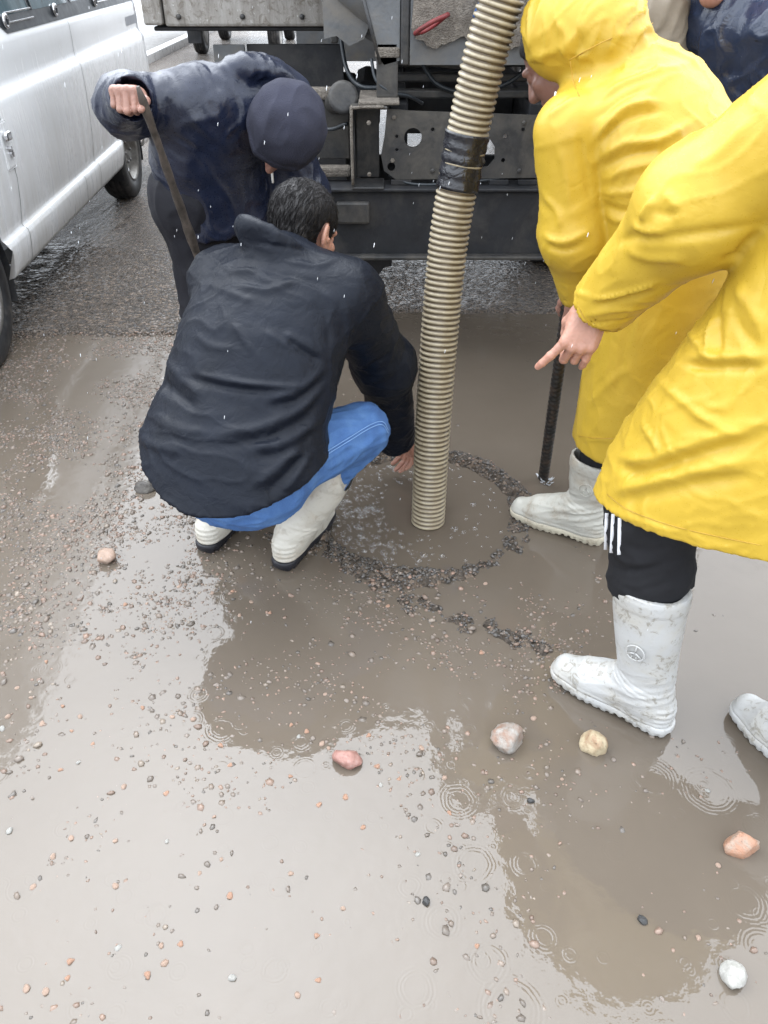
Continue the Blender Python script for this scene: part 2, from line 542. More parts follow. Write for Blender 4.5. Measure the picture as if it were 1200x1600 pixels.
M['rod_brown'] = simple('brown_rod', (.075, .06, .05), .5, .1, .4, 30, .4, 200, dirt=(.03, .025, .02), dirt_amt=.6, dscale=25)
def weathered():
    t = NT('weathered_box_paint')
    st = t.noise(7, 8, .72, stretch=(3.5, 1, .55)); n2 = t.noise(30, 7, .7, dist=.8); n3 = t.noise(4, 4)
    c = t.ramp(st, [(.28, (.13, .115, .095)), (.5, (.27, .25, .225)), (.7, (.36, .345, .32))])
    c = t.mix(t.ramp(n2, [(.52, 0.), (.66, .9)]), c, (.13, .105, .08))
    z = t.n('SeparateXYZ', {'Vector': t.tc.outputs['Object']}).outputs[2]
    low = t.math('MULTIPLY', t.ramp(z, [(0.0, 1.), (1.0, 0.)]), 1.0)
    c = t.mix(t.ramp(t.noise(55, 6, .75), [(.60, 0.), (.68, .9)]), c, (.50, .49, .46))
    return t.p(Base_Color=c, Roughness=.6, Normal=t.bump(t.math('ADD', st, n2), .5, .006))
M['weathered'] = weathered()
def van_paint():
    t = NT('van_white_paint')
    z = t.n('SeparateXYZ', {'Vector': t.tc.outputs['Object']}).outputs[2]
    st = t.noise(5, 8, .7, stretch=(3, 3, .3)); n2 = t.noise(3, 5, .6)
    low = t.math('SUBTRACT', 1.0, t.math('DIVIDE', t.math('SUBTRACT', z, .25), 1.0), clamp=True)
    f = t.math('MULTIPLY', t.math('ADD', low, .12), t.ramp(st, [(.36, 0.), (.72, 1.)]))
    c = t.mix(t.math('MULTIPLY', f, .6), (.82, .83, .84), (.50, .47, .42))
    c = t.mix(t.math('MULTIPLY', n2, t.math('MULTIPLY', low, .35)), c, (.56, .53, .48))
    return t.p(Base_Color=c, Roughness=t.math('ADD', t.math('MULTIPLY', f, .35), .2), Normal=t.bump(t.noise(300, 3), .03, .002), Coat_Weight=.5, Coat_Roughness=.1)
M['van'] = van_paint()
M['gap'] = simple('panel_gap', (.05, .05, .05), .7)
def glass(name, tint, rough=.04):
    t = NT(name)
    c = t.ramp(t.noise(3, 5, .6, stretch=(1, 2.5, .6)), [(.3, tuple(x * .5 for x in tint)), (.7, tint)])
    return t.p(Base_Color=c, Roughness=rough, Normal=t.bump(t.noise(5, 3), .06, .01), IOR=1.5)
M['glass'] = glass('tinted_glass', (.10, .15, .17))
M['black_trim'] = simple('black_trim', (.025, .03, .035), .35)
M['chrome'] = simple('chrome', (.62, .62, .63), .16, .9, .1)
M['sticker'] = simple('grey_sticker', (.38, .39, .42), .5, 0, .12, 60)
M['plate'] = simple('plate_white', (.7, .7, .7), .4, 0, .1)
M['plate_red'] = simple('plate_red', (.5, .03, .03), .4)
M['lamp_red'] = simple('lamp_red', (.45, .03, .03), .2)
M['lamp_amber'] = simple('lamp_amber', (.55, .40, .28), .25)
M['far_truck'] = simple('far_truck_paint', (.05, .055, .065), .4)
M['concrete'] = simple('wet_concrete', (.34, .33, .32), .3, 0, .2, 5, .4, 60, dirt=(.22, .21, .2), dirt_amt=.5)
M['wall'] = simple('rendered_wall', (.36, .35, .34), .8, 0, .2, 3, .4, 40, dirt=(.24, .23, .21), dirt_amt=.5)
M['cig'] = simple('cigarette_paper', (.8, .79, .76), .7, 0, .05)

def asphalt():
    t = NT('wet_asphalt')
    v = t.n('TexVoronoi', {'Vector': t.tc.outputs['Object'], 'Scale': 70.0}); v2 = t.n('TexVoronoi', {'Vector': t.tc.outputs['Object'], 'Scale': 30.0})
    sp = t.n('SeparateColor', {'Color': v.outputs['Color']}).outputs[0]
    c = t.ramp(sp, [(0., (.050, .042, .035)), (.5, (.115, .093, .074)), (.85, (.19, .145, .11)), (1., (.30, .225, .17))])
    c = t.mix(t.ramp(t.noise(1.3, 5, .6), [(.35, 0.), (.7, .6)]), c, (.11, .087, .066))
    h = t.math('ADD', t.math('MULTIPLY', v.outputs['Distance'], -1.0), t.math('MULTIPLY', v2.outputs['Distance'], -1.0))
    h = t.math('ADD', h, t.math('MULTIPLY', t.noise(150, 4, .6), .8))
    wet = t.ramp(t.noise(2.2, 4, .6), [(.35, .08), (.7, .2)])
    return t.p(Base_Color=c, Roughness=wet, Normal=t.bump(h, 1.0, .021), IOR=1.5)
M['asphalt'] = asphalt()

def gravel_mat(mud=.30):
    t = NT('wet_stone')
    at = t.n('Attribute', attribute_name='Col').outputs['Color']
    n = t.noise(220, 4, .6)
    c = t.mix(t.math('MULTIPLY', n, .5), at, (.05, .045, .04))
    c = t.mix(mud, c, (.135, .11, .085))
    return t.p(Base_Color=c, Roughness=.22, Normal=t.bump(n, .35, .002), IOR=1.5)
M['gravel'] = gravel_mat()
M['crumbs'] = gravel_mat(0.0)
def stone_mat(name, c1, c2, c3, scale=18, rough=.45, split=None):
    t = NT(name)
    n = t.noise(scale, 6, .65, dist=.4); s = t.noise(160, 5, .7)
    c = t.ramp(n, [(.35, c1), (.52, c2), (.7, c3)])
    c = t.mix(t.ramp(s, [(.60, 0.), (.67, .8)]), c, tuple(x * .3 for x in c2))
    return t.p(Base_Color=c, Roughness=t.math('ADD', t.math('MULTIPLY', s, .4), rough - .2), Normal=t.bump(t.math('ADD', t.noise(60, 5, .65), s), .6, .004))

# rings left by raindrops: (x, y, radius, height)
def px(u, v, z=0.0):
    """where the sight line through a photo point meets height z - used only to read positions off the photograph"""
    th = math.radians(36.4); c, s = math.cos(th), math.sin(th)
    dx = (u - 600) / 1200; dn = (800 - v) / 1200
    t = (z - 1.55) / (dn * c - s)
    return (dx * t, (dn * s + c) * t)
RINGS = [(227, 1090, .017), (62, 1045, .015), (1020, 1215, .045), (1135, 1165, .030), (1110, 1235, .055), (678, 1292, .017), (800, 1245, .021), (716, 1250, .034),
         (740, 1350, .035), (850, 1465, .019), (762, 1505, .032), (430, 1515, .020), (245, 1430, .020), (1165, 1410, .032), (780, 518, .05), (640, 1385, .02),
         (800, 1580, .05), (1165, 885, .035), (820, 1350, .022), (470, 1160, .017), (310, 1085, .022), (668, 812, .075), (668, 812, .105), (650, 1545, .03), (505, 1010, .02), (120, 1000, .02),
         (345, 1140, .03), (1190, 1480, .03), (960, 1330, .02), (540, 1135, .015), (285, 1260, .012), (100, 1295, .016), (1150, 1570, .025), (690, 1440, .03)]
def water_mat():
    t = NT('muddy_water')
    P = t.tc.outputs['Object']
    n = t.noise(1.1, 5, .6); n2 = t.noise(6, 5, .6)
    c = t.ramp(n, [(.3, (.118, .096, .074)), (.7, (.150, .124, .098))])
    c = t.mix(t.math('MULTIPLY', n2, .3), c, (.125, .103, .081))
    xy = t.n('VectorMath', {0: P, 1: (1, 1, 0)}, operation='MULTIPLY').outputs[0]
    wob = t.math('MULTIPLY', t.math('SUBTRACT', t.noise(26, 2), .5), .012)
    tot = None
    for u, v, R in RINGS:
        x, y = px(u, v)
        d = t.math('ADD', t.n('VectorMath', {0: xy, 1: (x, y, 0)}, operation='DISTANCE').outputs['Value'], wob)
        e = t.math('SUBTRACT', d, R)
        g = t.math('MULTIPLY', e, 1 / (.24 * R + .0035)); g = t.math('MULTIPLY', g, g); g = t.math('POWER', 2.718, t.math('MULTIPLY', g, -1.0))
        h = t.math('MULTIPLY', t.math('COSINE', t.math('MULTIPLY', e, 6.283 / (.0065 + .05 * R))), t.math('MULTIPLY', g, .00008))
        tot = h if tot is None else t.math('ADD', tot, h)
    for sc, rmin, rmax, amp in ((7.0, .006, .03, .00007), (13.0, .004, .016, .00006)):
        vo = t.n('TexVoronoi', {'Vector': xy, 'Scale': sc, 'Randomness': .85}, voronoi_dimensions='2D')
        d = t.math('DIVIDE', vo.outputs['Distance'], sc)
        sp = t.n('SeparateColor', {'Color': vo.outputs['Color']})
        R = t.math('ADD', rmin, t.math('MULTIPLY', sp.outputs[0], rmax - rmin))
        on = t.math('GREATER_THAN', sp.outputs[1], .55)
        e = t.math('SUBTRACT', d, R); g = t.math('DIVIDE', e, .0055); g = t.math('POWER', 2.718, t.math('MULTIPLY', t.math('MULTIPLY', g, g), -1.0))
        h = t.math('MULTIPLY', t.math('MULTIPLY', t.math('COSINE', t.math('MULTIPLY', e, 900.0)), g), t.math('MULTIPLY', on, amp))
        tot = t.math('ADD', tot, h)
    w = t.math('MULTIPLY', t.noise(30, 3, .5), .0006)
    w = t.math('ADD', w, t.math('MULTIPLY', t.noise(9, 2, .5), .0012))
    tot = t.math('ADD', tot, w)
    nb = t.n('Bump', {'Height': tot, 'Strength': 1.0, 'Distance': 1.0}).outputs[0]
    t.p(Base_Color=c, Roughness=.025, Normal=nb, IOR=1.52)
    tr = t.n('BsdfTransparent', {'Color': (.8, .7, .58)})
    mx = t.n('MixShader', {0: .86}); t.t.links.new(tr.outputs[0], mx.inputs[1]); t.t.links.new(t.b.outputs[0], mx.inputs[2])
    t.t.links.new(mx.outputs[0], t.out.inputs['Surface'])
    return t.m
M['water'] = water_mat()
def bubble_mat():
    t = NT('foam_film')
    fr = t.n('LayerWeight', {'Blend': .35}).outputs['Facing']
    gl = t.n('BsdfGlossy', {'Color': (.9, .9, .9), 'Roughness': .08}); tr = t.n('BsdfTransparent', {'Color': (1, 1, 1)})
    mx = t.n('MixShader', {0: t.math('ADD', t.math('MULTIPLY', t.math('POWER', fr, 2.0), .8), .07)})
    t.t.links.new(tr.outputs[0], mx.inputs[1]); t.t.links.new(gl.outputs[0], mx.inputs[2]); t.t.links.new(mx.outputs[0], t.out.inputs['Surface'])
    return t.m
M['bubble'] = bubble_mat()
M['drop'] = NT('rain_drop').p(Base_Color=(.9, .92, .95), Roughness=.05, Transmission_Weight=.35, IOR=1.33)

# ------------------------------------------------------------------ road, puddle, pavement
MH = A(.112, 2.12); MHR = .335
def sstep(a, b, x):
    t = np.clip((x - a) / (b - a), 0, 1); return t * t * (3 - 2 * t)
_rp = [px(430, 840), px(520, 862), px(600, 925), px(690, 962), px(790, 990), px(850, 1015)]
def seg_dist(x, y, pts):
    best = np.full(x.shape, 9.0)
    for (ax, ay), (bx, by) in zip(pts[:-1], pts[1:]):
        dx, dy = bx - ax, by - ay
        t = np.clip(((x - ax) * dx + (y - ay) * dy) / (dx * dx + dy * dy), 0, 1)
        best = np.minimum(best, np.hypot(x - ax - t * dx, y - ay - t * dy))
    return best
def ground_h(x, y):
    P = np.stack([x, y, np.zeros_like(x)], 1)
    ys = 3.58 + .27 * sstep(-.7, 0., x) + .05 * pnoise(P * 3.1)
    edge = np.maximum(sstep(ys - .10, ys + .06, y), np.maximum(sstep(2.3, 2.7, np.abs(x)), sstep(-1.0, -1.5, y)))
    pud = -.026 + .010 * pnoise(P * 2.3 + 5)
    left = sstep(-.30, -.95, x) * sstep(1.3, 2.0, y)
    pud = pud + left * (.0155 + .006 * pnoise(P * 5.0 + 9))
    h = pud * (1 - edge) + .010 * edge
    n3 = fbm(P * 24 + 3, 2)
    # the broken collar round the manhole: dark crumbled asphalt, lowest at the front right
    d = np.hypot(x - MH[0], y - MH[1]); ang = np.arctan2(y - MH[1], x - MH[0])
    low = .020 * np.exp(-((ang + .75) / .55) ** 2) + .004 * np.sin(ang * 5 + 1)
    ring = .046 - low + .022 * n3
    h = np.maximum(h, -.026 + ring * np.exp(-((d - MHR - .022 - .014 * pnoise(P * 7)) / .056) ** 2))
    h = np.where(d < MHR - .03, np.minimum(h, -.10), h)
    rd = seg_dist(x, y, _rp)
    h = np.maximum(h, -.026 + (.029 + .022 * n3) * np.exp(-(rd / .065) ** 2))
    h = h + .0028 * pnoise(P * 55) + .0018 * pnoise(P * 110 + 4)
    return h

def axis_pts(lo, hi, step, far):
    a = np.arange(lo, hi + 1e-6, step)
    g = []; s = step; v = hi
    while v < far: s *= 1.35; v += s; g.append(v)
    l = []; s = step; v = lo
    while v > -far: s *= 1.35; v -= s; l.append(v)
    return np.concatenate([np.array(l[::-1]), a, np.array(g)])
gx = axis_pts(-1.95, 1.35, .0125, 420); gy = axis_pts(.45, 4.9, .0125, 420)
X, Y = np.meshgrid(gx, gy, indexing='ij')
Z = ground_h(X.ravel().astype(np.float64), Y.ravel().astype(np.float64))
farm = sstep(2.6, 9, np.hypot(X.ravel(), Y.ravel() - 2) / 1.0)
Z = Z * (1 - farm) + .010 * farm
nx, ny = len(gx), len(gy)
ii, jj = np.meshgrid(np.arange(nx - 1), np.arange(ny - 1), indexing='ij')
q = (ii * ny + jj).ravel()
tag(add('road', np.stack([X.ravel(), Y.ravel(), Z], 1), np.stack([q, q + ny, q + ny + 1, q + 1], 1), M['asphalt']), kind='structure')
tag(add('puddle_water', [(-2.75, -1.6, 0), (2.75, -1.6, 0), (2.75, 4.3, 0), (-2.75, 4.3, 0)], [[0, 1, 2, 3]], M['water']), kind='structure')

# pavement with its kerb, beyond the van
V, F = box_geo(-3.98, -3.80, 5.0, 60, -.05, .135, .02, 3)
tag(add('kerb', V, F, M['concrete']), kind='structure')
V, F = box_geo(-12, -3.983, 5.0, 60, -.05, .13, 0)
tag(add('pavement', V, F, M['concrete']), kind='structure')

# ------------------------------------------------------------------ gravel
def ico(sub=1):
    bm = bmesh.new(); bmesh.ops.create_icosphere(bm, subdivisions=sub, radius=1); V, F = bm_out(bm)
    return V, np.array(F)
IV, IF = ico(1)
SHAPES = []
for k in range(14):
    s = rng.normal(size=(7, 3)); s /= np.linalg.norm(s, axis=1)[:, None]
    v = IV.copy()
    for d in s:                                   # crushed stone: facets cut off a ball
        h = rng.uniform(.5, .85); e = v @ d - h
        v = v - np.clip(e, 0, None)[:, None] * d
    SHAPES.append(v * np.array([1.0, rng.uniform(.65, 1), rng.uniform(.42, .62)]))
COLS = np.array([(.24, .155, .115), (.22, .17, .135), (.19, .155, .13), (.15, .125, .105), (.11, .10, .092), (.29, .185, .135), (.29, .235, .185), (.085, .078, .07), (.19, .13, .10)])
def gravel(name, pts, rad, zoff, tone, label=None, mat='gravel'):
    Vs, Cs, Fs = [], [], []
    n0 = 0
    for i, (x, y) in enumerate(pts):
        v = SHAPES[rng.integers(len(SHAPES))]
        a = rng.uniform(0, 6.28); tl = rng.normal(0, .35)
        ca, sa, ct, st = math.cos(a), math.sin(a), math.cos(tl), math.sin(tl)
        R = np.array([[ca, -sa, 0], [sa, ca, 0], [0, 0, 1]]) @ np.array([[1, 0, 0], [0, ct, -st], [0, st, ct]])
        Vs.append((v * rad[i]) @ R.T + (x, y, zoff[i]))
        c = COLS[rng.choice(len(COLS), p=tone)] * rng.uniform(.7, 1.3)
        Cs.append(np.tile(c, (len(v), 1))); Fs.append(IF + n0); n0 += len(v)
    o = add(name, np.concatenate(Vs), np.concatenate(Fs), M[mat], smooth=False, color=np.concatenate(Cs))
    tag(o, kind='stuff', label=label)
    return o
def scatter(n, x0, x1, y0, y1, dens):
    x = rng.uniform(x0, x1, n); y = rng.uniform(y0, y1, n)
    k = rng.uniform(0, 1, n) < dens(x, y)
    return x[k], y[k]
def d_left(x, y):
    P = np.stack([x, y, 0 * x], 1)
    c = np.clip(.5 + 1.1 * fbm(P * 3.3 + 2, 3), 0, 1) ** 1.5
    reg = sstep(-.25, -.75, x) * sstep(1.0, 1.7, y) * 1.0 + .09
    return c * reg * (np.hypot(x - MH[0], y - MH[1]) > MHR + .03)
x, y = scatter(125000, -2.0, .3, .5, 3.6, d_left)
r = np.clip(rng.lognormal(math.log(.0056), .44, len(x)), .0025, .015)
g = ground_h(x, y)
z = np.maximum(g + r * .25, -r * rng.uniform(-.08, .50, len(x)))
gravel('gravel', np.stack([x, y], 1), r, z, [.17, .18, .17, .14, .1, .1, .06, .03, .05], 'loose gravel half sunk in the muddy water')
def d_mid(x, y):
    P = np.stack([x, y, 0 * x], 1)
    c = np.clip(.42 + 1.2 * fbm(P * 4 + 8, 3), 0, 1) ** 1.7
    rd = seg_dist(x, y, _rp)
    reg = .16 + 2.6 * np.exp(-(rd / .12) ** 2) + .5 * np.exp(-(((x - .05) / .5) ** 2 + ((y - 1.3) / .3) ** 2))
    return c * reg * sstep(1.1, .5, x) * sstep(MHR + .03, MHR + .16, np.hypot(x - MH[0], y - MH[1]))
x, y = scatter(22000, -.7, 1.3, .45, 2.0, d_mid)
r = np.clip(rng.lognormal(math.log(.0050), .38, len(x)), .0025, .011)
g = ground_h(x, y)
z = np.maximum(g + r * .25, -r * rng.uniform(-.1, .46, len(x)))
gravel('gravel', np.stack([x, y], 1), r, z, [.24, .16, .13, .1, .06, .16, .06, .04, .05], 'reddish gravel lying in the shallow brown water')
# crumbs of black asphalt on the collar and on the crack
a = rng.uniform(0, 6.283, 4200); d = MHR + .025 + rng.normal(0, .036, 4200)
x = MH[0] + d * np.cos(a); y = MH[1] + d * np.sin(a)
n2 = 1500; t = rng.integers(0, len(_rp) - 1, n2); f = rng.uniform(0, 1, n2); RP = np.array(_rp)
xy = RP[t] + (RP[t + 1] - RP[t]) * f[:, None] + rng.normal(0, .055, (n2, 2))
x = np.concatenate([x, xy[:, 0]]); y = np.concatenate([y, xy[:, 1]])
g = ground_h(x, y); k = (g > -.007) & (rng.uniform(0, 1, len(g)) < .75) & (np.hypot(x - MH[0], y - MH[1]) > MHR - .02)
x, y, g = x[k], y[k], g[k]
r = np.clip(rng.lognormal(math.log(.0046), .40, len(x)), .002, .011)
gravel('asphalt_crumbs', np.stack([x, y], 1), r, np.maximum(g, -.004) + r * .05, [.03, .03, .03, .12, .24, .02, .01, .49, .03], 'black crumbled asphalt round the manhole opening', 'crumbs')

# ------------------------------------------------------------------ the vacuum truck
def bx(name, x0, x1, y0, y1, z0, z1, mat, parent, bev=.004, M_=None):
    V, F = box_geo(x0, x1, y0, y1, z0, z1, bev, 2, M_)
    return add(name, V, F, mat, parent, smooth=False)
truck = thing('tank_truck', 'muddy dark tank truck standing at the manhole, seen from behind', 'truck', (.3, 4.5, .01))
TY = 3.40
# rear cross member with its holes, between the chassis rails
out = [(.012, 1.030), (.10, 1.022), (.66, 1.005), (.82, 1.0), (.82, .775), (.05, .765), (.0, .80), (-.012, .86), (.002, .93)]
V, F = plate_xz(out, [circ(.117, .925, .036, 22), circ(.196, .955, .008, 8), circ(.052, .93, .007, 8), circ(.052, .88, .007, 8), circ(-.0 + .03, .815, .017, 12),
                     [(.385, .885 + .055), (.425, .925), (.452, .89), (.455, .845), (.43, .815), (.385, .81)], circ(.49, .93, .010, 8), circ(.49, .84, .009, 8), circ(.56, .955, .008, 8)], TY, TY + .012)
add('cross_member', V, F, M['truck_frame'], truck, smooth=False)
# open channel bracket left of it
add_each('channel_bracket', [box_geo(-.134, -.122, TY - .06, TY + .12, .745, 1.04, .004), box_geo(-.134, .014, TY - .055, TY + .12, 1.034, 1.047, .005), box_geo(-.134, .0, TY - .06, TY + .10, .738, .750, .005),
             box_geo(-.115, -.02, TY + .10, TY + .112, .752, 1.033, .003)], M['truck_frame'], truck)
Vr, Fr = tube(catmull([(-.128, TY - .062, .76), (-.128, TY - .062, 1.02), (-.115, TY - .06, 1.042), (.0, TY - .058, 1.045)], 6), .006, 8)
add('bracket_lip', Vr, Fr, M['mud'], truck)
bx('bracket_top', -.10, .06, TY - .05, TY + .25, 1.049, 1.062, M['mud'], truck, .004)
bx('bracket_post', -.03, .055, TY + .05, TY + .11, 1.06, 1.25, M['truck_frame'], truck, .006)
bx('bracket_cap', -.035, .06, TY + .04, TY + .12, 1.20, 1.235, M['mud'], truck, .006)
# the underrun beam
add_each('underrun_beam', [box_geo(-.24, 1.34, TY - .03, TY + .10, .452, .725, .012, 2), box_geo(-.245, 1.345, TY - .055, TY + .10, .728, .742, .005)], M['truck_dark'], truck)
bx('beam_ledge', -.22, 1.30, TY - .075, TY - .032, .452, .470, M['truck_frame'], truck, .006)
for x0, x1 in ((.03, .115), (.44, .52), (.56, .64)): bx('slot_plate', x0, x1, TY + .0, TY + .02, .744, .764, M['truck_dark'], truck, .002)
V, F = plate_xz([(-.235, .45), (.035, .45), (.035, .395), (.0, .39), (-.02, .36), (-.06, .345), (-.10, .30), (-.235, .28)], [], TY + .02, TY + .05)
add('mud_flap', V, F, M['truck_dark'], truck, smooth=False)
# chassis rails and cross members behind
for x0 in (.02, .60): bx('chassis_rail', x0, x0 + .08, TY + .16, 9.3, .80, 1.03, M['truck_dark'], truck, .01)
for y0 in (3.95, 4.9, 5.8, 6.8, 7.8): bx('cross_bar', .104, .596, y0, y0 + .08, .84, 1.0, M['truck_dark'], truck, .01)
for z0, y0 in ((1.035, 3.62), (1.085, 3.70), (1.13, 3.80)): bx('tank_bearer', .03, 1.0, y0, y0 + .07, z0, z0 + .03, M['truck_frame'], truck, .006)
# tank with dished rear end
TX, TZ, TR = .36, 2.03, .86
prof = [(.02, 3.46), (.35, 3.47), (.62, 3.50), (.78, 3.54), (.84, 3.58), (TR, 3.64), (TR, 7.6), (.8, 7.72), (.5, 7.8), (.02, 7.82)]
V, F = lathe(prof, (TX, 0, TZ), (0, 1, 0), 64)
add('tank', V, F, M['truck_grey'], truck)
for y0 in (3.66, 4.6, 5.6, 6.6, 7.5):
    V, F = lathe([(TR - .01, y0), (TR + .035, y0), (TR + .035, y0 + .05), (TR - .01, y0 + .05)], (TX, 0, TZ), (0, 1, 0), 64, True)
    add('tank_band', V, F, M['truck_grey'], truck)
V, F = lathe([(.02, TZ + TR - .03), (.26, TZ + TR - .03), (.26, TZ + TR + .13), (.3, TZ + TR + .14), (.3, TZ + TR + .19), (.1, TZ + TR + .22), (.01, TZ + TR + .22)], (TX - .1, 4.6, 0), (0, 0, 1), 32)
add('manlid', V, F, M['truck_grey'], truck)
bx('hose_tray', TX + .35, TX + .85, 3.7, 7.6, TZ + .62, TZ + .95, M['truck_frame'], truck, .01)
bx('walkway', TX - .62, TX + .3, 3.55, 7.6, TZ + TR + .02, TZ + TR + .06, M['truck_frame'], truck, .006)
# flat lower apron of the tank, with its crust of mud
V, F = plate_xz([(.10, 1.178), (.62, 1.178), (.95, 1.2), (.95, 1.5), (.10, 1.5)], [], 3.428, 3.446)
add('tank_apron', V, F, M['truck_grey'], truck, smooth=False)
edge = [(.115, 1.5), (.108, 1.36), (.103, 1.30)]
xs = np.linspace(.12, .95, 60)
for xx in xs:
    base = 1.262 + .018 * math.sin(xx * 21) + .016 * math.sin(xx * 47 + 1) - .02 * math.exp(-((xx - .16) / .05) ** 2) + .025 * math.exp(-((xx - .22) / .03) ** 2)
    edge.append((xx, base + random.uniform(-.006, .006)))
edge += [(.95, 1.5)]
V, F = plate_xz(edge, [], 3.405, 3.427)
add('mud_crust', V, F, M['mud'], truck, smooth=False)
Vp, Fp = tube(catmull([(.122, 3.40, 1.285), (.118, 3.36, 1.288), (.135, 3.335, 1.303), (.175, 3.325, 1.325), (.222, 3.335, 1.343), (.236, 3.37, 1.345), (.236, 3.40, 1.343)], 6), .0085, 10)
V2, F2 = tube(catmull([(.125, 3.36, 1.287), (.15, 3.38, 1.292), (.19, 3.38, 1.312), (.225, 3.35, 1.34)], 5), .007, 8)
rh = add('red_handle', Vp, Fp, M['red'], truck)
add('handle_bar', V2, F2, M['red'], rh)
Vp, Fp = tube(catmull([(.345, 3.38, 1.335), (.36, 3.37, 1.37), (.39, 3.37, 1.42), (.42, 3.39, 1.5)], 5), .019, 10)
add('blue_strap', Vp, Fp, M['blue_strap'], truck)
# slanted strut and corner plates
V, F = plate_xz([(-.075, 1.42), (.06, 1.42), (.06, 1.19), (-.0, 1.175), (-.02, 1.20)], [], 3.45, 3.47)
add('corner_plate', V, F, M['truck_grey'], truck, smooth=False)
Vp, Fp = tube([(-.085, 3.445, 1.42), (-.015, 3.445, 1.18)], .007, 8)
add('plate_edge', Vp, Fp, M['truck_frame'], truck)
bx('corner_post', .064, .098, 3.44, 3.50, 1.175, 1.45, M['truck_frame'], truck, .006)
V, F = plate_xz([(-.24, 1.39), (-.075, 1.39), (-.05, 1.31), (-.08, 1.25), (-.14, 1.225), (-.19, 1.26), (-.24, 1.25)], [], 3.60, 3.615)
add('bent_plate', V, F, M['truck_grey'], truck, smooth=False)
# pipe stub and dirty side bars
V, F = lathe([(.045, -.0), (.06, .0), (.06, .02), (.043, .03), (.040, .18), (.0402, .2)], (-.16, 3.42, 1.068), (-.25, .95, -.25), 24)
add('pipe_stub', V, F, M['truck_frame'], truck)
bx('side_bar', -.55, -.14, 3.60, 3.66, 1.03, 1.075, M['mud'], truck, .012)
bx('lower_bar', -.50, -.14, 3.46, 3.52, .76, .80, M['mud'], truck, .012)
bx('side_plate', -.46, -.15, 3.62, 3.64, .80, 1.025, M['truck_frame'], truck, .004)
# weathered side box at the upper left
bx('side_box', -.965, -.245, 4.0, 6.6, 1.262, 1.95, M['weathered'], truck, .012)
bx('box_post', -1.055, -.972, 3.985, 6.6, 1.268, 1.95, M['weathered'], truck, .010)
bx('box_rail', -.238, -.205, 3.99, 4.06, 1.20, 1.95, M['truck_frame'], truck, .006)
bx('box_floor', -1.03, -.21, 4.05, 6.5, 1.242, 1.260, M['truck_dark'], truck, .006)
for px0 in (-.9, -.62, -.36):
    V, F = lathe([(.0, 0), (.011, 0), (.011, .01), (.006, .014), (.001, .014)], (px0, 4.0, 1.30), (0, -1, 0), 10)
    add('bolt', V, F, M['truck_frame'], truck)
bx('side_box', 1.02, 1.98, 4.0, 6.6, 1.262, 1.95, M['weathered'], truck, .012)  # right-hand box is invented, added so the puddle mirrors a dark mass there
bx('box_post', 1.986, 2.06, 3.985, 6.6, 1.268, 1.95, M['weathered'], truck, .010)  # post added with that box to widen its dark reflection
for pts, r_ in (([(.15, 3.62, 1.17), (.22, 3.6, 1.09), (.34, 3.6, 1.06), (.5, 3.6, 1.09), (.62, 3.62, 1.17)], .009), ([(-.05, 3.5, 1.19), (-.03, 3.46, 1.12), (.03, 3.46, 1.08), (.10, 3.5, 1.06), (.16, 3.6, 1.02)], .007),
                ([(-.45, 3.58, 1.08), (-.34, 3.56, .98), (-.24, 3.55, .93), (-.15, 3.5, .96)], .008), ([(.02, 3.42, .78), (.12, 3.40, .748), (.3, 3.40, .75), (.5, 3.41, .77)], .006), ([(-.19, 3.9, 1.24), (-.16, 3.8, 1.12), (-.10, 3.7, 1.07), (.0, 3.66, 1.07)], .010)):
    V, F = tube(catmull(pts, 8), r_, 8); add('cable', V, F, M['black_trim'], truck)
for bx_, bz_ in ((.04, 1.0), (.30, .99), (.56, .98), (.035, .84), (.56, .80), (.62, .90), (.20, .80), (.30, .80), (-.06, .99), (-.06, .80)):
    V, F = lathe([(.0005, 0), (.009, 0), (.009, .007), (.005, .009), (.0005, .009)], (bx_, TY + (0 if bx_ > 0 else -.06) , bz_), (0, -1, 0), 6); add('bolt', V, F, M['mud'] if bx_ < .1 else M['truck_frame'], truck, smooth=False)
bx('tow_hook', .26, .32, TY - .07, TY - .032, .50, .60, M['truck_frame'], truck, .012)
bx('lamp_housing', -.20, -.06, TY - .06, TY - .032, .60, .69, M['truck_frame'], truck, .010)
bx('mudguard', -.785, -.64, 4.10, 4.12, .62, 1.185, M['truck_grey'], truck, .004)
bx('mudguard', -.635, -.19, 4.13, 4.15, .58, 1.185, M['truck_dark'], truck, .004)
bx('air_tank', -.16, -.02, 4.2, 4.9, .78, 1.02, M['truck_dark'], truck, .06)

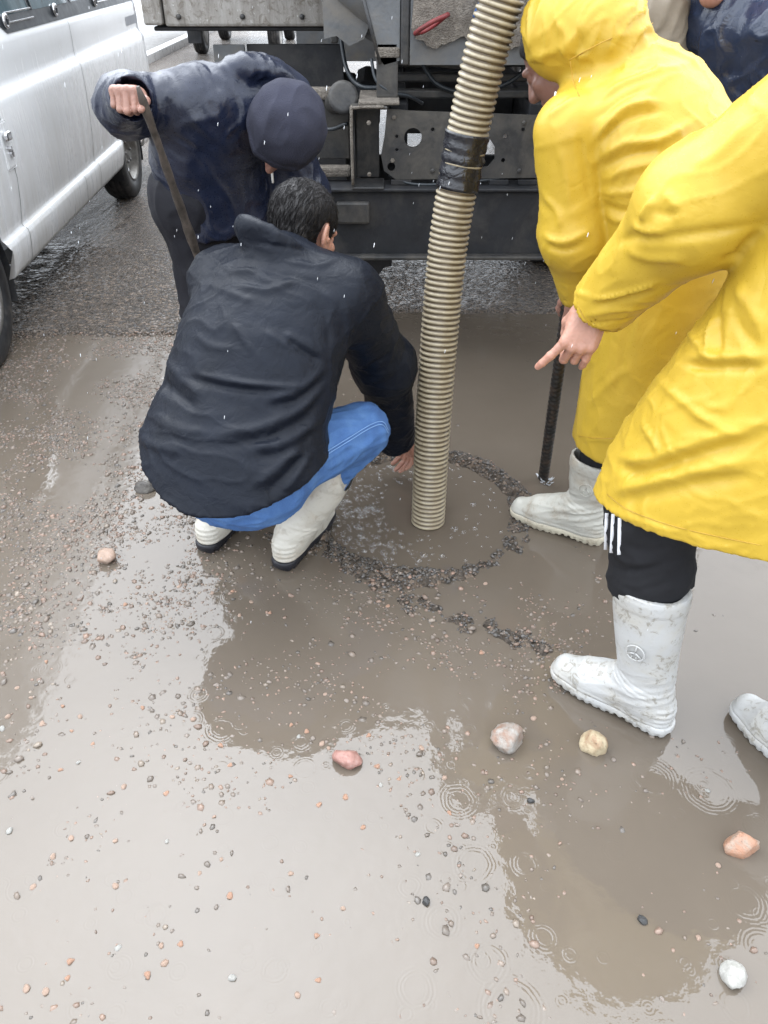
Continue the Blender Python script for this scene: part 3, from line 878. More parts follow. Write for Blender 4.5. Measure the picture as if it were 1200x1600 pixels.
def wheel(parent, cx, cy, cz, R, W, axis, dual=False, rimmat=None, rim_r=.58, seg=48):
    ax = nrm(axis)
    out = []
    pr = [(R * rim_r, -W / 2 + .005), (R * .80, -W / 2 - .004), (R * .93, -W / 2 + .004), (R * .985, -W / 2 + .03), (R, -W / 4), (R - .006, -W / 4 + .004), (R - .006, -W / 4 + .012), (R, -W / 4 + .016), (R, -.006), (R - .006, -.004), (R - .006, .004), (R, .006),
          (R, W / 4 - .016), (R - .006, W / 4 - .012), (R - .006, W / 4 - .004), (R, W / 4), (R * .985, W / 2 - .03), (R * .93, W / 2 - .004), (R * .80, W / 2 + .004), (R * rim_r, W / 2 - .005)]
    V, F = lathe(pr, (cx, cy, cz), ax, seg, True)
    w = add('wheel', V, F, M['tyre'], parent)
    rr = R * rim_r
    V, F = lathe([(.02, W / 2 - .055), (rr * .30, W / 2 - .05), (rr * .34, W / 2 - .03), (rr * .42, W / 2 - .035), (rr * .5, W / 2 - .07), (rr * .72, W / 2 - .06), (rr * .88, W / 2 - .045), (rr * .93, W / 2 - .008), (rr * 1.0, W / 2 + .002), (rr * 1.03, W / 2 - .006), (rr, -W / 2), (.02, -W / 2 + .02)], (cx, cy, cz), ax, 40)
    rim = add('rim', V, F, rimmat or M['rim'], w)
    u = nrm(np.cross(ax, A(0, 0, 1))); v = np.cross(u, ax)
    for k in range(6 if seg > 40 else 0):
        a = k * math.pi / 3
        c = A(cx, cy, cz) + ax * (W / 2 - .036) + (u * math.cos(a) + v * math.sin(a)) * rr * .38
        add('wheel_nut', *lathe([(.001, 0), (.011, 0), (.011, .012), (.008, .018), (.001, .018)], c, ax, 8), M['steel'], w, smooth=False)
    return w
for side in (-1, 1):
    for k in (0, 1):
        wheel(truck, TX + side * (.92 - .30 * k), 4.75, .50, .50, .26, (side, 0, 0))
    wheel(truck, TX + side * .95, 8.9, .50, .50, .28, (side, 0, 0))
V, F = tube([(TX - .9, 4.75, .5), (TX + .9, 4.75, .5)], .09, 16)
add('rear_axle', V, F, M['truck_dark'], truck)
# cab
prof = [(8.1, .7), (9.95, .7), (10.0, 1.0), (9.98, 1.55), (9.72, 2.45), (9.5, 2.6), (8.3, 2.62), (8.1, 2.5)]
V = np.array([(TX + s * 1.15, y, z) for s in (-1, 1) for y, z in prof]); n = len(prof)
F = [list(range(n)), list(range(2 * n - 1, n - 1, -1))] + [[i, i + n, (i + 1) % n + n, (i + 1) % n] for i in range(n)]
add('cab', V, F, M['truck_grey'], truck, smooth=False)
V = np.array([(TX - 1.0, 9.985, 1.6), (TX + 1.0, 9.985, 1.6), (TX + .98, 9.74, 2.42), (TX - .98, 9.74, 2.42)]) + (0, .012, 0)
add('windscreen', V, [[0, 1, 2, 3]], M['glass'], truck, smooth=False)

# ------------------------------------------------------------------ the suction hose
HP = [(.146, 2.045, -.25), (.147, 2.05, .02), (.155, 2.10, .42), (.178, 2.175, .85), (.2115, 2.20, 1.109), (.247, 2.20, 1.314), (.283, 2.20, 1.46), (.33, 2.20, 1.66), (.42, 2.26, 1.92), (.52, 2.45, 2.22), (.60, 2.95, 2.45), (.60, 3.5, 2.5), (.60, 3.9, 2.72)]
HC = catmull(HP, 60)
dl = np.concatenate([[0], np.cumsum(np.linalg.norm(np.diff(HC, axis=0), axis=1))])
pitch = .0156; per = 8
S = np.arange(0, dl[-1], pitch / per)
C = np.stack([np.interp(S, dl, HC[:, i]) for i in range(3)], 1)
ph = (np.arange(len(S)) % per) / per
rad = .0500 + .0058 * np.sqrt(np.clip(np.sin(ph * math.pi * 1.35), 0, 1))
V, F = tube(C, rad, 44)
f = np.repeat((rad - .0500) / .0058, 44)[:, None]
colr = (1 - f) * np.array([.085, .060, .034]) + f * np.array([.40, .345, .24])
V0 = V[:len(S) * 44]
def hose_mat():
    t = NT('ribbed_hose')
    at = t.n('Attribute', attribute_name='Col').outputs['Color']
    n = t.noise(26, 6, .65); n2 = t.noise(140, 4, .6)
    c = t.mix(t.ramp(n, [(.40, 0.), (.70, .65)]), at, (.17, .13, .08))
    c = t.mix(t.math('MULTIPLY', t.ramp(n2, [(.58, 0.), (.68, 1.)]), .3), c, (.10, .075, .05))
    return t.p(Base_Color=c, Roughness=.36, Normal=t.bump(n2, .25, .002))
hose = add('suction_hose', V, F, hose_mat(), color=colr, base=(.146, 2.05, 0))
tag(hose, 'thick ribbed cream suction hose reaching down into the flooded manhole', 'hose')
zz = C[:, 2]; k = np.nonzero((zz > 1.02) & (zz < 1.165))[0]
TC = C[k[::4]]; tr = .0577 + .0016 * np.sin(np.arange(len(TC)) * 1.5) + .001 * rng.normal(size=len(TC))
V, F = tube(TC, tr, 44)
V = V + (fbm(V * 26, 2) * .0022)[:, None] * nrm(A(1, -.5, 0))
add('tape_wrap', V, F, M['tape'], hose)

# ------------------------------------------------------------------ the white van
vO, vU, vN = A(-1.75, 3.3, .005), A(-.0487, .9988, 0), A(.9988, .0487, 0)
def vp(u, w, z): return vO + np.multiply.outer(np.asarray(u, float), vU) + np.multiply.outer(np.asarray(w, float), vN) + np.multiply.outer(np.asarray(z, float), A(0, 0, 1))
van = thing('parked_van', 'dirty white van with sliding side windows parked along the left kerb', 'van', vO)
zl = [.263, .275, .30, .36, .41, .428, .438, .446, .455, .48, .55, .65, .75, .85, .93, .965, .985, 1.0, 1.015, 1.04, 1.1, 1.17, 1.19, 1.2, 1.25, 1.4, 1.55, 1.7, 1.74, 1.80, 1.88, 1.94, 1.975, 1.99, 2.0, 2.0]
wl = [-.02, .012, .024, .034, .037, .033, .022, .010, .008, .012, .020, .026, .029, .029, .027, .024, .016, .006, -.002, -.006, -.004, -.006, -.010, -.014, -.024, -.055, -.09, -.125, -.135, -.15, -.18, -.24, -.33, -.46, -.66, -.85]
ul = np.sort(np.concatenate([np.arange(-.95, 4.0, .11), np.arange(-.44, .32, .02), np.arange(2.55, 3.32, .02), [3.9, 3.94, 3.965, 3.98]]))
ul = np.array([u for i, u in enumerate(ul) if i == 0 or u - ul[i - 1] > .012])
AR = [(-.08, .30, .375), (2.93, .30, .345)]
side = []
for u in ul:
    zb = .263
    for cu, cz, cr in AR:
        if abs(u - cu) < cr: zb = max(zb, cz + math.sqrt(cr * cr - (u - cu) ** 2))
    endf = max(0, (u - 3.86) / .12); front = max(0, (-.55 - u) / .4)
    for z, w in zip(zl, wl):
        z2 = max(z, zb); w2 = np.interp(z2, zl[:-1], wl[:-1])
        if zb > .3 and z2 - zb < .001: w2 += .006
        w2 -= .07 * min(1, endf) ** 2 + .12 * min(1, front) ** 2
        side.append((u, w2, z2))
side = np.array(side); nz = len(zl); nu = len(ul)
F = [[i * nz + j, i * nz + j + 1, (i + 1) * nz + j + 1, (i + 1) * nz + j] for i in range(nu - 1) for j in range(nz - 1)]
V1 = vp(side[:, 0], side[:, 1], side[:, 2]); W = 1.70
V2 = vp(side[:, 0], -W - side[:, 1], side[:, 2])
n = len(V1)
F2 = [[a + n for a in reversed(q_)] for q_ in F]
caps = [[j for j in range(nz)] + [j + n for j in reversed(range(nz))], [(nu - 1) * nz + j + n for j in range(nz)] + [(nu - 1) * nz + j for j in reversed(range(nz))]]
add('body', np.concatenate([V1, V2]), F + F2 + caps, M['van'], van)
# wheel-arch liners and floor
bxv = lambda u0, u1, w0, w1, z0, z1, bev=.004: (lambda g: (vp(g[0][:, 0], g[0][:, 1], g[0][:, 2]), g[1]))(box_geo(u0, u1, w0, w1, z0, z1, bev))
add('floor_pan', *bxv(-.85, 3.9, -1.6, -.06, .30, .36), M['truck_dark'], van, smooth=False)
for cu, cz, cr in AR:
    a = np.linspace(-.35, math.pi + .35, 24)
    V = np.concatenate([vp(cu + (cr + .012) * np.cos(a), np.full(24, w_), cz + (cr + .012) * np.sin(a)) for w_ in (.0, -.35)])
    add('wheel_arch', V, [[i, i + 1, i + 25, i + 24] for i in range(23)] , M['truck_dark'], van)
def wz(z): return np.interp(z, zl[:-1], wl[:-1])
def glass_strip(u0, u1, z0, z1, off, r0=0.0, r1=0.0):
    zs = np.linspace(z0, z1, 9); us = np.linspace(u0, u1, 9); vs = []
    for u in us:
        for z in zs:
            uu = u
            if r0 and u - u0 < 1e-6: uu = u0
            vs.append((uu, wz(z) + off, z))
    vs = np.array(vs)
    Fg = [[i * 9 + j, i * 9 + j + 1, (i + 1) * 9 + j + 1, (i + 1) * 9 + j] for i in range(8) for j in range(8)]
    return vp(vs[:, 0], vs[:, 1], vs[:, 2]), Fg
# dark band behind the panes, with rounded near corner
cn = [(.95, 1.28), (.96, 1.245), (.985, 1.22), (1.03, 1.21), (3.80, 1.205), (3.84, 1.23), (3.83, 1.72), (3.80, 1.74), (1.02, 1.74), (.97, 1.71)]
L = [Vector((p[0], p[1], 0)) for p in cn]
V = np.array([vp(p[0], wz(p[1]) + .003, p[1]) for p in cn])
cu_, zs_ = np.linspace(.95, 3.84, 60), np.linspace(1.205, 1.74, 12)
vs = []
for z in zs_:
    u0 = np.interp(z, [1.205, 1.215, 1.24, 1.28, 1.70, 1.74], [1.05, 1.0, .963, .95, .95, .99])
    for s in np.linspace(0, 1, 60): vs.append((u0 + (3.84 - u0) * s, wz(z) + .0035, z))
vs = np.array(vs)
add('window_surround', vp(vs[:, 0], vs[:, 1], vs[:, 2]), [[j * 60 + i, j * 60 + i + 1, (j + 1) * 60 + i + 1, (j + 1) * 60 + i] for j in range(11) for i in range(59)], M['black_trim'], van)
for u0, u1, off in ((1.0, 1.46, .006), (1.50, 2.16, .0075), (2.22, 2.62, .006), (2.66, 3.20, .0075), (3.26, 3.78, .006)):
    g = add('window', *glass_strip(u0, u1, 1.275, 1.72, off), M['glass'], van)
    for uu in (u0, u1 - .012):
        V, F = glass_strip(uu, uu + .012, 1.27, 1.725, off + .003); add('window_frame', V, F, M['black_trim'], g)
for u0, u1 in ((1.10, 1.48), (2.80, 3.15)):
    add_each('window_rail', [bxv(u0, u1, wz(zc) + .004, wz(zc) + .012, zc - .004, zc + .004, .002) for zc in (1.245, 1.285)], M['chrome'], van)
for uc in (1.06, 1.86, 2.74):
    zc = 1.255
    V, F = lathe([(.001, .0), (.030, .0), (.033, .008), (.030, .016), (.021, .018), (.018, .011), (.001, .011)], vp(uc, wz(zc) + .005, zc), vN, 24)
    la = add('window_latch', V, F, M['chrome'], van)
    add('latch_tab', *bxv(uc - .006, uc + .006, wz(zc) + .014, wz(zc) + .027, zc - .016, zc + .012, .003), M['black_trim'], la, smooth=False)
# panel gaps: thin dark seams
def seam(us, zs, th=.0045):
    V, F = [], []
    for i, (u, z) in enumerate(zip(us, zs)):
        w = wz(z) + .0012
        V += [vp(u - th / 2, w, z), vp(u + th / 2, w, z)]
        if i: F.append([2 * i - 2, 2 * i - 1, 2 * i + 1, 2 * i])
    return np.array(V), F
zz = np.array([z for z in zl if z < 1.195])
add('panel_gap', *seam(np.interp(zz, [.26, .5, 1.15], [1.93, 1.942, 2.045]), zz), M['gap'], van)
add('panel_gap', *seam(np.interp(zz, [.26, .43, .65, 1.2], [.53, .549, .60, .56]), zz), M['gap'], van)
z2 = zz[zz < .44]
add('panel_gap', *seam(np.full(len(z2), 1.60), z2), M['gap'], van)
# door handle in its dished plate
hp = add('handle_plate', *bxv(.52, .625, .024, .033, .70, .90, .008), M['van'], van, smooth=False)
add_each('door_handle', [bxv(.53, .60, .036, .060, .82, .86, .012), lathe([(.001, 0), (.018, 0), (.018, .012), (.001, .016)], vp(.585, .033, .765), vN, 16), lathe([(.001, 0), (.010, 0), (.009, .02), (.001, .02)], vp(.565, .033, .79), vN, 12)], M['chrome'], hp)
# faded grey sticker in three fields near the rear corner
for u0, u1 in ((3.47, 3.575), (3.585, 3.70), (3.71, 3.85)):
    vs = [(u0, 1.062), (u1, 1.062), (u1, 1.118), (u0, 1.118)]
    add('faded_sticker', np.array([vp(u, wz(z) + .002, z) for u, z in vs]), [[0, 1, 2, 3]], M['sticker'], van, smooth=False)
for cu in (-.08, 2.90):
    for w_, s in ((-.085, 1), (-1.62, -1)):
        c = vp(cu, w_, .315)
        wheel(van, c[0], c[1], c[2], .325, .19, vN * s, rim_r=.60)
V, F = bxv(3.93, 3.955, -1.55, -.2, 1.2, 1.72)
add('rear_window', vp(*[np.array(k_) for k_ in ([3.985] * 4, [-.25, -1.45, -1.40, -.30], [1.22, 1.22, 1.72, 1.72])]), [[0, 1, 2, 3]], M['glass'], van, smooth=False)
add('rear_lamp', *bxv(3.93, 3.99, -.10, -.045, .72, 1.15, .01), M['lamp_red'], van, smooth=False)
add('rear_bumper', *bxv(3.90, 4.02, -1.66, -.04, .36, .56, .03), M['gap'], van, smooth=False)

# ------------------------------------------------------------------ far pickup, wall, trees beyond
pk = thing('pickup_truck', 'small dark pickup far behind the tank truck with a red tail lamp', 'pickup', (-2.6, 15, .01))
bx('tailgate', -3.38, -1.78, 14.9, 15.0, .62, 1.12, M['far_truck'], pk, .02)
bx('cargo_bed', -3.38, -1.78, 15.01, 17.2, .60, 1.02, M['far_truck'], pk, .02)
bx('cab', -3.30, -1.86, 17.22, 19.0, .55, 1.75, M['far_truck'], pk, .15)
bx('bumper', -3.33, -1.83, 14.78, 14.89, .44, .60, M['truck_dark'], pk, .02)
bx('tail_lamp', -3.42, -3.25, 14.84, 14.895, .83, .95, M['lamp_red'], pk, .01)
bx('tail_lamp', -3.243, -3.14, 14.84, 14.895, .83, .95, M['lamp_amber'], pk, .01)
bx('tail_lamp', -1.95, -1.76, 14.84, 14.895, .83, .95, M['lamp_red'], pk, .01)
lp = bx('number_plate', -2.95, -2.58, 14.76, 14.775, .69, .86, M['plate'], pk, .003)
bx('plate_band', -2.95, -2.58, 14.752, 14.7585, .83, .86, M['plate_red'], lp, .001)
for cx, s in ((-3.24, -1), (-1.92, 1)):
    for cy in (15.9, 18.4): wheel(pk, cx, cy, .33, .33, .2, (s, 0, 0), seg=28)
bx('mud_flap', -3.36, -3.13, 15.4, 15.42, .2, .6, M['truck_dark'], pk, .004)
V, F = join([box_geo(-14, -5.2, 34, 34.3, 0, 2.6, .02), box_geo(-14, -5.15, 33.95, 34.35, 2.603, 2.72, .02)])
tag(add('street_wall', V, F, M['wall'], smooth=False, base=(-9, 34, 0)), 'pale rendered wall at the far end of the pavement', 'wall')

# ------------------------------------------------------------------ people
CAM = A(0, 0, 1.55)
def sight(u, v):
    th = math.radians(36.4); c, s = math.cos(th), math.sin(th)
    dx = (u - 600) / 1200; dn = (800 - v) / 1200
    return nrm(A(dx, dn * s + c, dn * c - s))
def on(f, pts, t0=1.0):
    """points of a modelled surface along sight lines: how seams and folds were read off the photograph"""
    out = []
    for u, v in pts:
        d = sight(u, v); t = t0; best = (9, t0)
        for _ in range(90):
            s = float(f((CAM + d * t)[None].astype(np.float32))[0])
            if abs(s) < best[0]: best = (abs(s), t)
            if s < .0008: break
            t += max(s * .8, .0006)
            if t > 5: break
        out.append(CAM + d * best[1])
    return np.array(out)
def folds_on(f, spec, t0=1.0, ws=1.0):
    fs = [crease(on(f, pts, t0), amp, w * ws) for pts, amp, w in spec]
    return lambda V: sum(g(V) for g in fs)
def drag(V, d, lo=4., hi=22., seed=0., sharp=2., warp=.5):
    """creases running along d: noise stretched along that direction"""
    d = nrm(d); e1 = nrm(np.cross(d, A(.3, .5, .8))); e2 = np.cross(d, e1)
    w = pnoise(V * 7 + seed) * warp
    P = np.stack([V @ d * lo, V @ e1 * hi + w * 2, V @ e2 * hi + w], 1) + seed * 3.1
    return ridge(P, sharp) - .35
def frame(fwd, up):
    y = nrm(fwd); z = nrm(np.asarray(up, float) - y * np.dot(up, y)); x = np.cross(y, z)
    return np.stack([x, y, z], 1)             # columns: right, forward, up

# --- head (local: x right, y forward, z up, origin between the ears)
def _head():
    f = U(.02, ell((0, -.012, .030), (.076, .097, .086)), ell((0, .030, -.035), (.062, .066, .080)), cone((0, .066, -.092), (0, .05, -.098), .026, .034),
          cone((-.05, .0, -.075), (.0, .062, -.1), .020, .020), cone((.05, .0, -.075), (.0, .062, -.1), .020, .020))
    f = U(.012, f, cone((0, .093, .012), (0, .112, -.026), .009, .0135), cone((-.011, .098, -.030), (.011, .098, -.030), .009, .009),
          cone((-.04, .083, .022), (.04, .083, .022), .010, .010), cone((-.045, .068, -.022), (-.03, .076, -.03), .017, .017), cone((.045, .068, -.022), (.03, .076, -.03), .017, .017))
    for s in (-1, 1):
        f = minus(f, ell((s * .031, .098, .004), (.018, .016, .011)), .008)
    f = U(.004, f, ell((-.031, .080, .003), (.0135, .0125, .0125)), ell((.031, .080, .003), (.0135, .0125, .0125)))
    f = U(.006, f, cone((-.019, .090, -.060), (.019, .090, -.060), .007, .007), cone((-.016, .088, -.071), (.016, .088, -.071), .008, .008))
    f = minus(f, cone((-.02, .100, -.0655), (.02, .100, -.0655), .0035, .0035), .003)
    for s in (-1, 1):
        ax = np.array([nrm((s * .9, .45, 0)), nrm((-s * .45, .9, .15)), nrm((0, -.15, 1))])
        e = ell((s * .082, -.010, -.008), (.009, .020, .033), ax)
        e = minus(e, ell((s * .092, -.004, -.004), (.008, .012, .022), ax), .003)
        e = U(.004, e, cone((s * .083, -.004, -.036), (s * .079, .0, -.042), .007, .006), cone((s * .084, .004, -.012), (s * .08, .009, -.018), .005, .005))
        f = U(.006, f, e)
    f = U(.03, f, cone((0, -.020, -.07), (0, -.045, -.20), .056, .062))
    return f
HEAD_F = _head()
HEAD_V, HEAD_FACES = sculpt(HEAD_F, (-.13, -.15, -.22), (.13, .15, .15), .0034, None, 1)
def put(V, M3, c): return V @ np.asarray(M3).T + c

# --- hand (local: x to the fingers, y to the thumb, z out of the back of the hand)
FB = [(.090, .027), (.094, .0085), (.089, -.0105), (.080, -.028)]
FL = [(.043, .026, .021), (.048, .030, .022), (.044, .028, .022), (.034, .021, .020)]
FR = [.0092, .0095, .0090, .0080]
def hand_mesh(curl, spread=(6, 1, -4, -9), thumb=((.028, .030, -.010), (.058, .050, -.022), (.086, .056, -.030), (.108, .052, -.036)), h=.0024, bulk=1.0):
    palm = U(.016, *[cone((-.004, y * .55, 0), (bx_ - .004, y, .002), .0165, .0128) for bx_, y in FB])
    palm = U(.016, palm, cone((.018, .018, -.008), (.05, .026, -.012), .017, .014), cone((.02, -.02, -.007), (.06, -.026, -.008), .015, .011))
    palm = U(.02, palm, etube([(-.11, 0, 0), (-.03, 0, 0), (.01, 0, 0)], [.031, .027, .028], [.025, .020, .017], (0, 1, 0), 3))
    parts = []
    tips = []
    for i in range(4):
        a = 0.0; p = A(FB[i][0], FB[i][1], .002); sp = math.radians(spread[i])
        pts = [p]
        for L, c in zip(FL[i], curl[i]):
            a += math.radians(c)
            d = A(math.cos(a) * math.cos(sp), math.cos(a) * math.sin(sp), -math.sin(a))
            p = p + d * L * .95; pts.append(p)
        r = FR[i]
        g = U(.0035, cone(pts[0], pts[1], r * 1.18, r * 1.0), cone(pts[1], pts[2], r * 1.04, r * .92), cone(pts[2], pts[3] - (pts[3] - pts[2]) * .2, r * .95, r * .80))
        g = U(.005, g, ell(pts[0] + A(0, 0, .0045), (.012, .0085, .0085)))
        parts.append(g); tips.append(pts)
    f = U(.0055, palm, *[parts[0]])
    for g in parts[1:]:
        f = U(.0055, palm, parts[0])
    # fingers join the palm softly but stay apart from one another
    def fin(p):
        dp = palm(p); best = None
        for g in parts:
            d = smin(dp, g(p), .006)
            best = d if best is None else np.minimum(best, d)
        return best
    th = U(.006, cone(thumb[0], thumb[1], .0165, .0125), cone(thumb[1], thumb[2], .0122, .0108), cone(thumb[2], thumb[3], .0112, .0082))
    f = lambda p: np.minimum(smin(fin(p), th(p), .004), smin(palm(p), th(p), .010))
    P = np.array([q for t in tips for q in t] + [np.array(t) for t in thumb] + [[-.06, -.035, -.03], [-.06, .035, .03]])
    def disp(V, N):
        d = .0006 * pnoise(V * 160)
        for t in tips:                       # knuckle lines
            for q in t[1:3]: d = d - .0007 * np.exp(-(np.linalg.norm(V - q, axis=1) / .006) ** 2) * np.sin((V[:, 0] - q[0]) * 1600)
        return d
    return sculpt(f, P.min(0) - .03, P.max(0) + .03, h, disp, 1)
RELAX = [(22, 28, 18), (26, 32, 20), (30, 34, 22), (32, 36, 22)]
FIST = [(78, 92, 55), (82, 95, 58), (84, 95, 58), (84, 92, 55)]

# --- wellington boot (local: x to the toe, z up, origin on the ground under the ankle)
def boot_mesh(h=.34, lf=.06, ll=0., res=.0036, shape=1.0, wr=1.0, wide=1.0):
    foot = etube([(-.040, 0, .055), (.045, 0, .060), (.135, 0, .048), (.205, 0, .040)], [.036, .040, .047, .038], [.052, .060, .046, .034], (0, 1, 0), 3)
    inst = cone((.02, 0, .105), (.135, 0, .058), .052, .036)
    top = A(lf * h, ll * h, h)
    sp = [(-.008, 0, .07), (-.004 + lf * .12, ll * .12, .15), tuple(A(lf, ll, 1) * h * .72), tuple(top + nrm(A(lf, ll, 1)) * .06)]
    RA = [.042, .049 * wide, .058 * wide, .064 * wide]; RB = [.052, .060 * wide, .072 * wide, .080 * wide]
    shaft = etube(sp, RA, RB, (0, 1, 0), 3)
    f = U(.035, foot, inst, shaft)
    f = cut(f, top, A(lf, ll, 1) + A(-.05, 0, 0)); f = cut(f, (0, 0, .014), (0, 0, -1))
    f = minus(f, etube([tuple(A(lf, ll, 1) * (h - .075))] + [tuple(top + nrm(A(lf, ll, 1)) * .08)], [.052, .059], [.066, .073], (0, 1, 0)), 0)
    ax = nrm(A(lf, ll, 1))
    def disp(V, N):
        s = V @ ax
        d = .0022 * np.exp(-((s - h + .022) / .016) ** 6) * (V[:, 2] > .2)
        d = d + .0028 * np.exp(-((V[:, 2] - .036) / .008) ** 4)                         # rand above the welt
        ank = np.exp(-((V[:, 2] - .125) / .045) ** 2)
        P = np.stack([V[:, 0] * 5, V[:, 1] * 5, (V[:, 2] + .35 * V[:, 0]) * 34], 1)
        d = d + wr * ank * .0065 * (ridge(P + 3, 1.5) - .4) + wr * .003 * np.clip(pnoise(V * 14 + 2), -1, 1)
        for k in range(3):
            d = d - .0016 * np.exp(-((V[:, 2] - .118 - .014 * k - .25 * V[:, 0] ** 1) / .0025) ** 2) * (V[:, 0] > -.03)
        hb = (V[:, 0] < -.045)
        d = d + hb * .0014 * np.sin(V[:, 2] * 380) * np.exp(-((V[:, 2] - .065) / .035) ** 4)
        d = d + .0012 * np.exp(-((V[:, 0] - .165 + .3 * V[:, 1] ** 2 * 10) / .006) ** 2) * (V[:, 2] > .05)     # toe-cap line
        return d
    V, F = sculpt(f, (-.16, -.16, -.02), (.30, .16, h + .12), res, disp, 1)
    so = etube([(-.045, 0, .02), (.05, 0, .02), (.14, 0, .02), (.205, 0, .024)], [.042, .043, .052, .043], [.04] * 4, (0, 1, 0), 3)
    def sole(p):
        d = so(p)
        g = .0030 * (np.sin(p[:, 0] * 2 * math.pi / .021) > .15) * (p[:, 2] < .017)
        arch = .008 * np.exp(-((p[:, 0] - .035) / .026) ** 4) + np.clip((p[:, 0] - .17) * .25, 0, .02)
        lugs = .0032 * (np.sin(p[:, 0] * 2 * math.pi / .021) > .15)
        return np.maximum(np.maximum(d + g, p[:, 2] - .029 - .004), arch + lugs - p[:, 2])
    V2, F2 = sculpt(sole, (-.12, -.09, -.02), (.28, .09, .06), .0034, None, 0)
    return (V, F), (V2, F2)
def boot(parent, pos, fwd, mat, solemat, h=.34, lf=.06, ll=0., pitch=0.0, emblem=None, wr=1.0, res=.0036, wide=1.0):
    b, s = boot_mesh(h, lf, ll, wr=wr, res=res, wide=wide)
    x = nrm(A(fwd[0], fwd[1], 0)); z = A(0, 0, 1)
    R = np.array(Matrix.Rotation(pitch, 3, Vector(np.cross(z, x)))) if pitch else np.eye(3)
    x2, z2 = R @ x, R @ z; y2 = np.cross(z2, x2)
    M3 = np.stack([x2, y2, z2], 1); p = np.asarray(pos, float)
    o = add('boot', put(b[0], M3, p), b[1], mat, parent)
    add('sole', put(s[0], M3, p), s[1], solemat, o)
    if emblem is not None:                     # moulded round badge on the shaft: ring, bars and dots
        ez, ey = emblem
        c = A(lf * ez, ey * (.049 + (ez - .15) * .055) * wide, ez); n = nrm(A(0, ey, .0)); u = A(1, 0, 0); v = A(0, 0, 1)
        cen = c + n * .006
        ring = [cen + (u * math.cos(a) + v * math.sin(a)) * .021 for a in np.linspace(0, 6.283, 33)]
        bar = lambda a, b_: [cen + u * a[0] + v * a[1], cen + u * b_[0] + v * b_[1]]
        ps = [tube(ring, .0022, 6, False), tube(bar((0, 0), (0, .02)), .002, 6), tube(bar((0, 0), (-.017, -.010)), .002, 6), tube(bar((0, 0), (.017, -.010)), .002, 6),
              tube(bar((-.006, -.013), (-.004, -.013)), .003, 6), tube(bar((.004, -.013), (.006, -.013)), .003, 6)]
        V, F = join(ps)
        add('emblem', put(V, M3, p), F, mat, o)
    return o, M3, p

def fuse(parts):
    Vs, Fs, n = [], [], 0
    for V, F in parts: Vs.append(V); Fs.append(np.asarray(F) + n); n += len(V)
    return np.concatenate(Vs), np.concatenate(Fs)
def body(parent, J, mat, hands, lat, hm=.013):
    """one skin mesh: trunk, limbs, neck, head and both hands"""
    lat = nrm(lat)
    pel, che, nec = J['pelvis'], J['chest'], J['neck']
    f = etube([pel + (pel - che) * .15, pel, (pel + che) / 2, che, nec - (nec - che) * .25], [.11, .145, .13, .15, .10], [.085, .105, .095, .105, .08], lat, 3)
    f = U(.05, f, cone(nec - (nec - che) * .1, J['head'] + (nec - J['head']) * .5, .058, .052))
    for s in 'LR':
        f = U(.05, f, chain([J['hip' + s], J['knee' + s]], [.082, .052]), chain([J['knee' + s], J['ank' + s]], [.050, .036]))
        f = U(.05, f, chain([J['sh' + s], J['el' + s]], [.050, .038]), chain([J['el' + s], J['wr' + s]], [.037, .027]))
    P = np.array([v for v in J.values() if len(v) == 3])
    lo = np.min([J[k] for k in J if k not in ('hf', 'hu')], axis=0) - .22; hi = np.max([J[k] for k in J if k not in ('hf', 'hu')], axis=0) + .22
    parts = [mesh_sdf(f, lo, hi, hm)]
    HM = frame(J['hf'], J['hu'])
    parts.append((put(HEAD_V, HM, J['head']), HEAD_FACES))
    for V, F in hands: parts.append((V, F))
    V, F = fuse(parts)
    o = add('body', V, F, mat, parent)
    for s in (-1, 1):
        c = J['head'] + HM @ A(s * .031, .0815, .003)
        Ve, Fe = lathe([(.0001, -.0115), (.006, -.0098), (.010, -.0055), (.0118, 0), (.010, .0055), (.006, .0098), (.0001, .0115)], c, HM @ A(0, 1, 0), 16)
        add('eye', Ve, Fe, M['eye'], o)
    return o, HM
def hand_at(wr, x, y, z_hint=None, **kw):
    V, F = hand_mesh(**kw)
    x = nrm(x); y = nrm(np.asarray(y, float) - x * np.dot(y, x)); z = np.cross(x, y)
    if z_hint is not None and np.dot(z, z_hint) < 0: z = -z
    M3 = np.stack([x, y, z], 1)
    if np.linalg.det(M3) < 0: F = F[:, ::-1]
    return put(V, M3, wr), F
def sleeve(sh, el, wr, r, k=.05, over=.0, cutoff=True, bag=.012):
    """a sleeve that ends in an open cuff at the wrist"""
    sh, el, wr = map(np.asarray, (sh, el, wr)); d = nrm(wr - el)
    f = U(k, cone(sh, el, r[0], r[1]), cone(el, wr + d * .03, r[1], r[2]))
    f = U(.03, f, ell(el, (r[1] + bag,) * 3))
    end = wr + d * over
    f = cut(f, end, d)
    return minus(f, cone(end - d * .05, end + d * .05, r[2] - .006, r[2] - .004), 0)
def hair_cap(HM, head, grow=.010, line=None, noise=.004, h=.004):
    f0 = U(.02, ell((0, -.014, .032), (.078 + grow, .098 + grow, .088 + grow)), ell((0, -.055, -.03), (.062, .05, .06)))
    f0 = cut(f0, (0, .062, .045), nrm(A(0, 1.0, -.62)) if line is None else line)
    f0 = cut(f0, (0, -.03, -.075), (0, .35, -1))
    f0 = minus(f0, ell((.09, .0, -.012), (.035, .030, .045)), .01); f0 = minus(f0, ell((-.09, .0, -.012), (.035, .030, .045)), .01)
    def disp(V, N):
        P = np.stack([V[:, 0] * 110, V[:, 1] * 30, V[:, 2] * 22], 1)
        return noise * (ridge(P, 1.2) - .4)
    V, F = sculpt(f0, (-.13, -.16, -.13), (.13, .13, .16), h, disp, 1)
    return put(V, HM, head), F

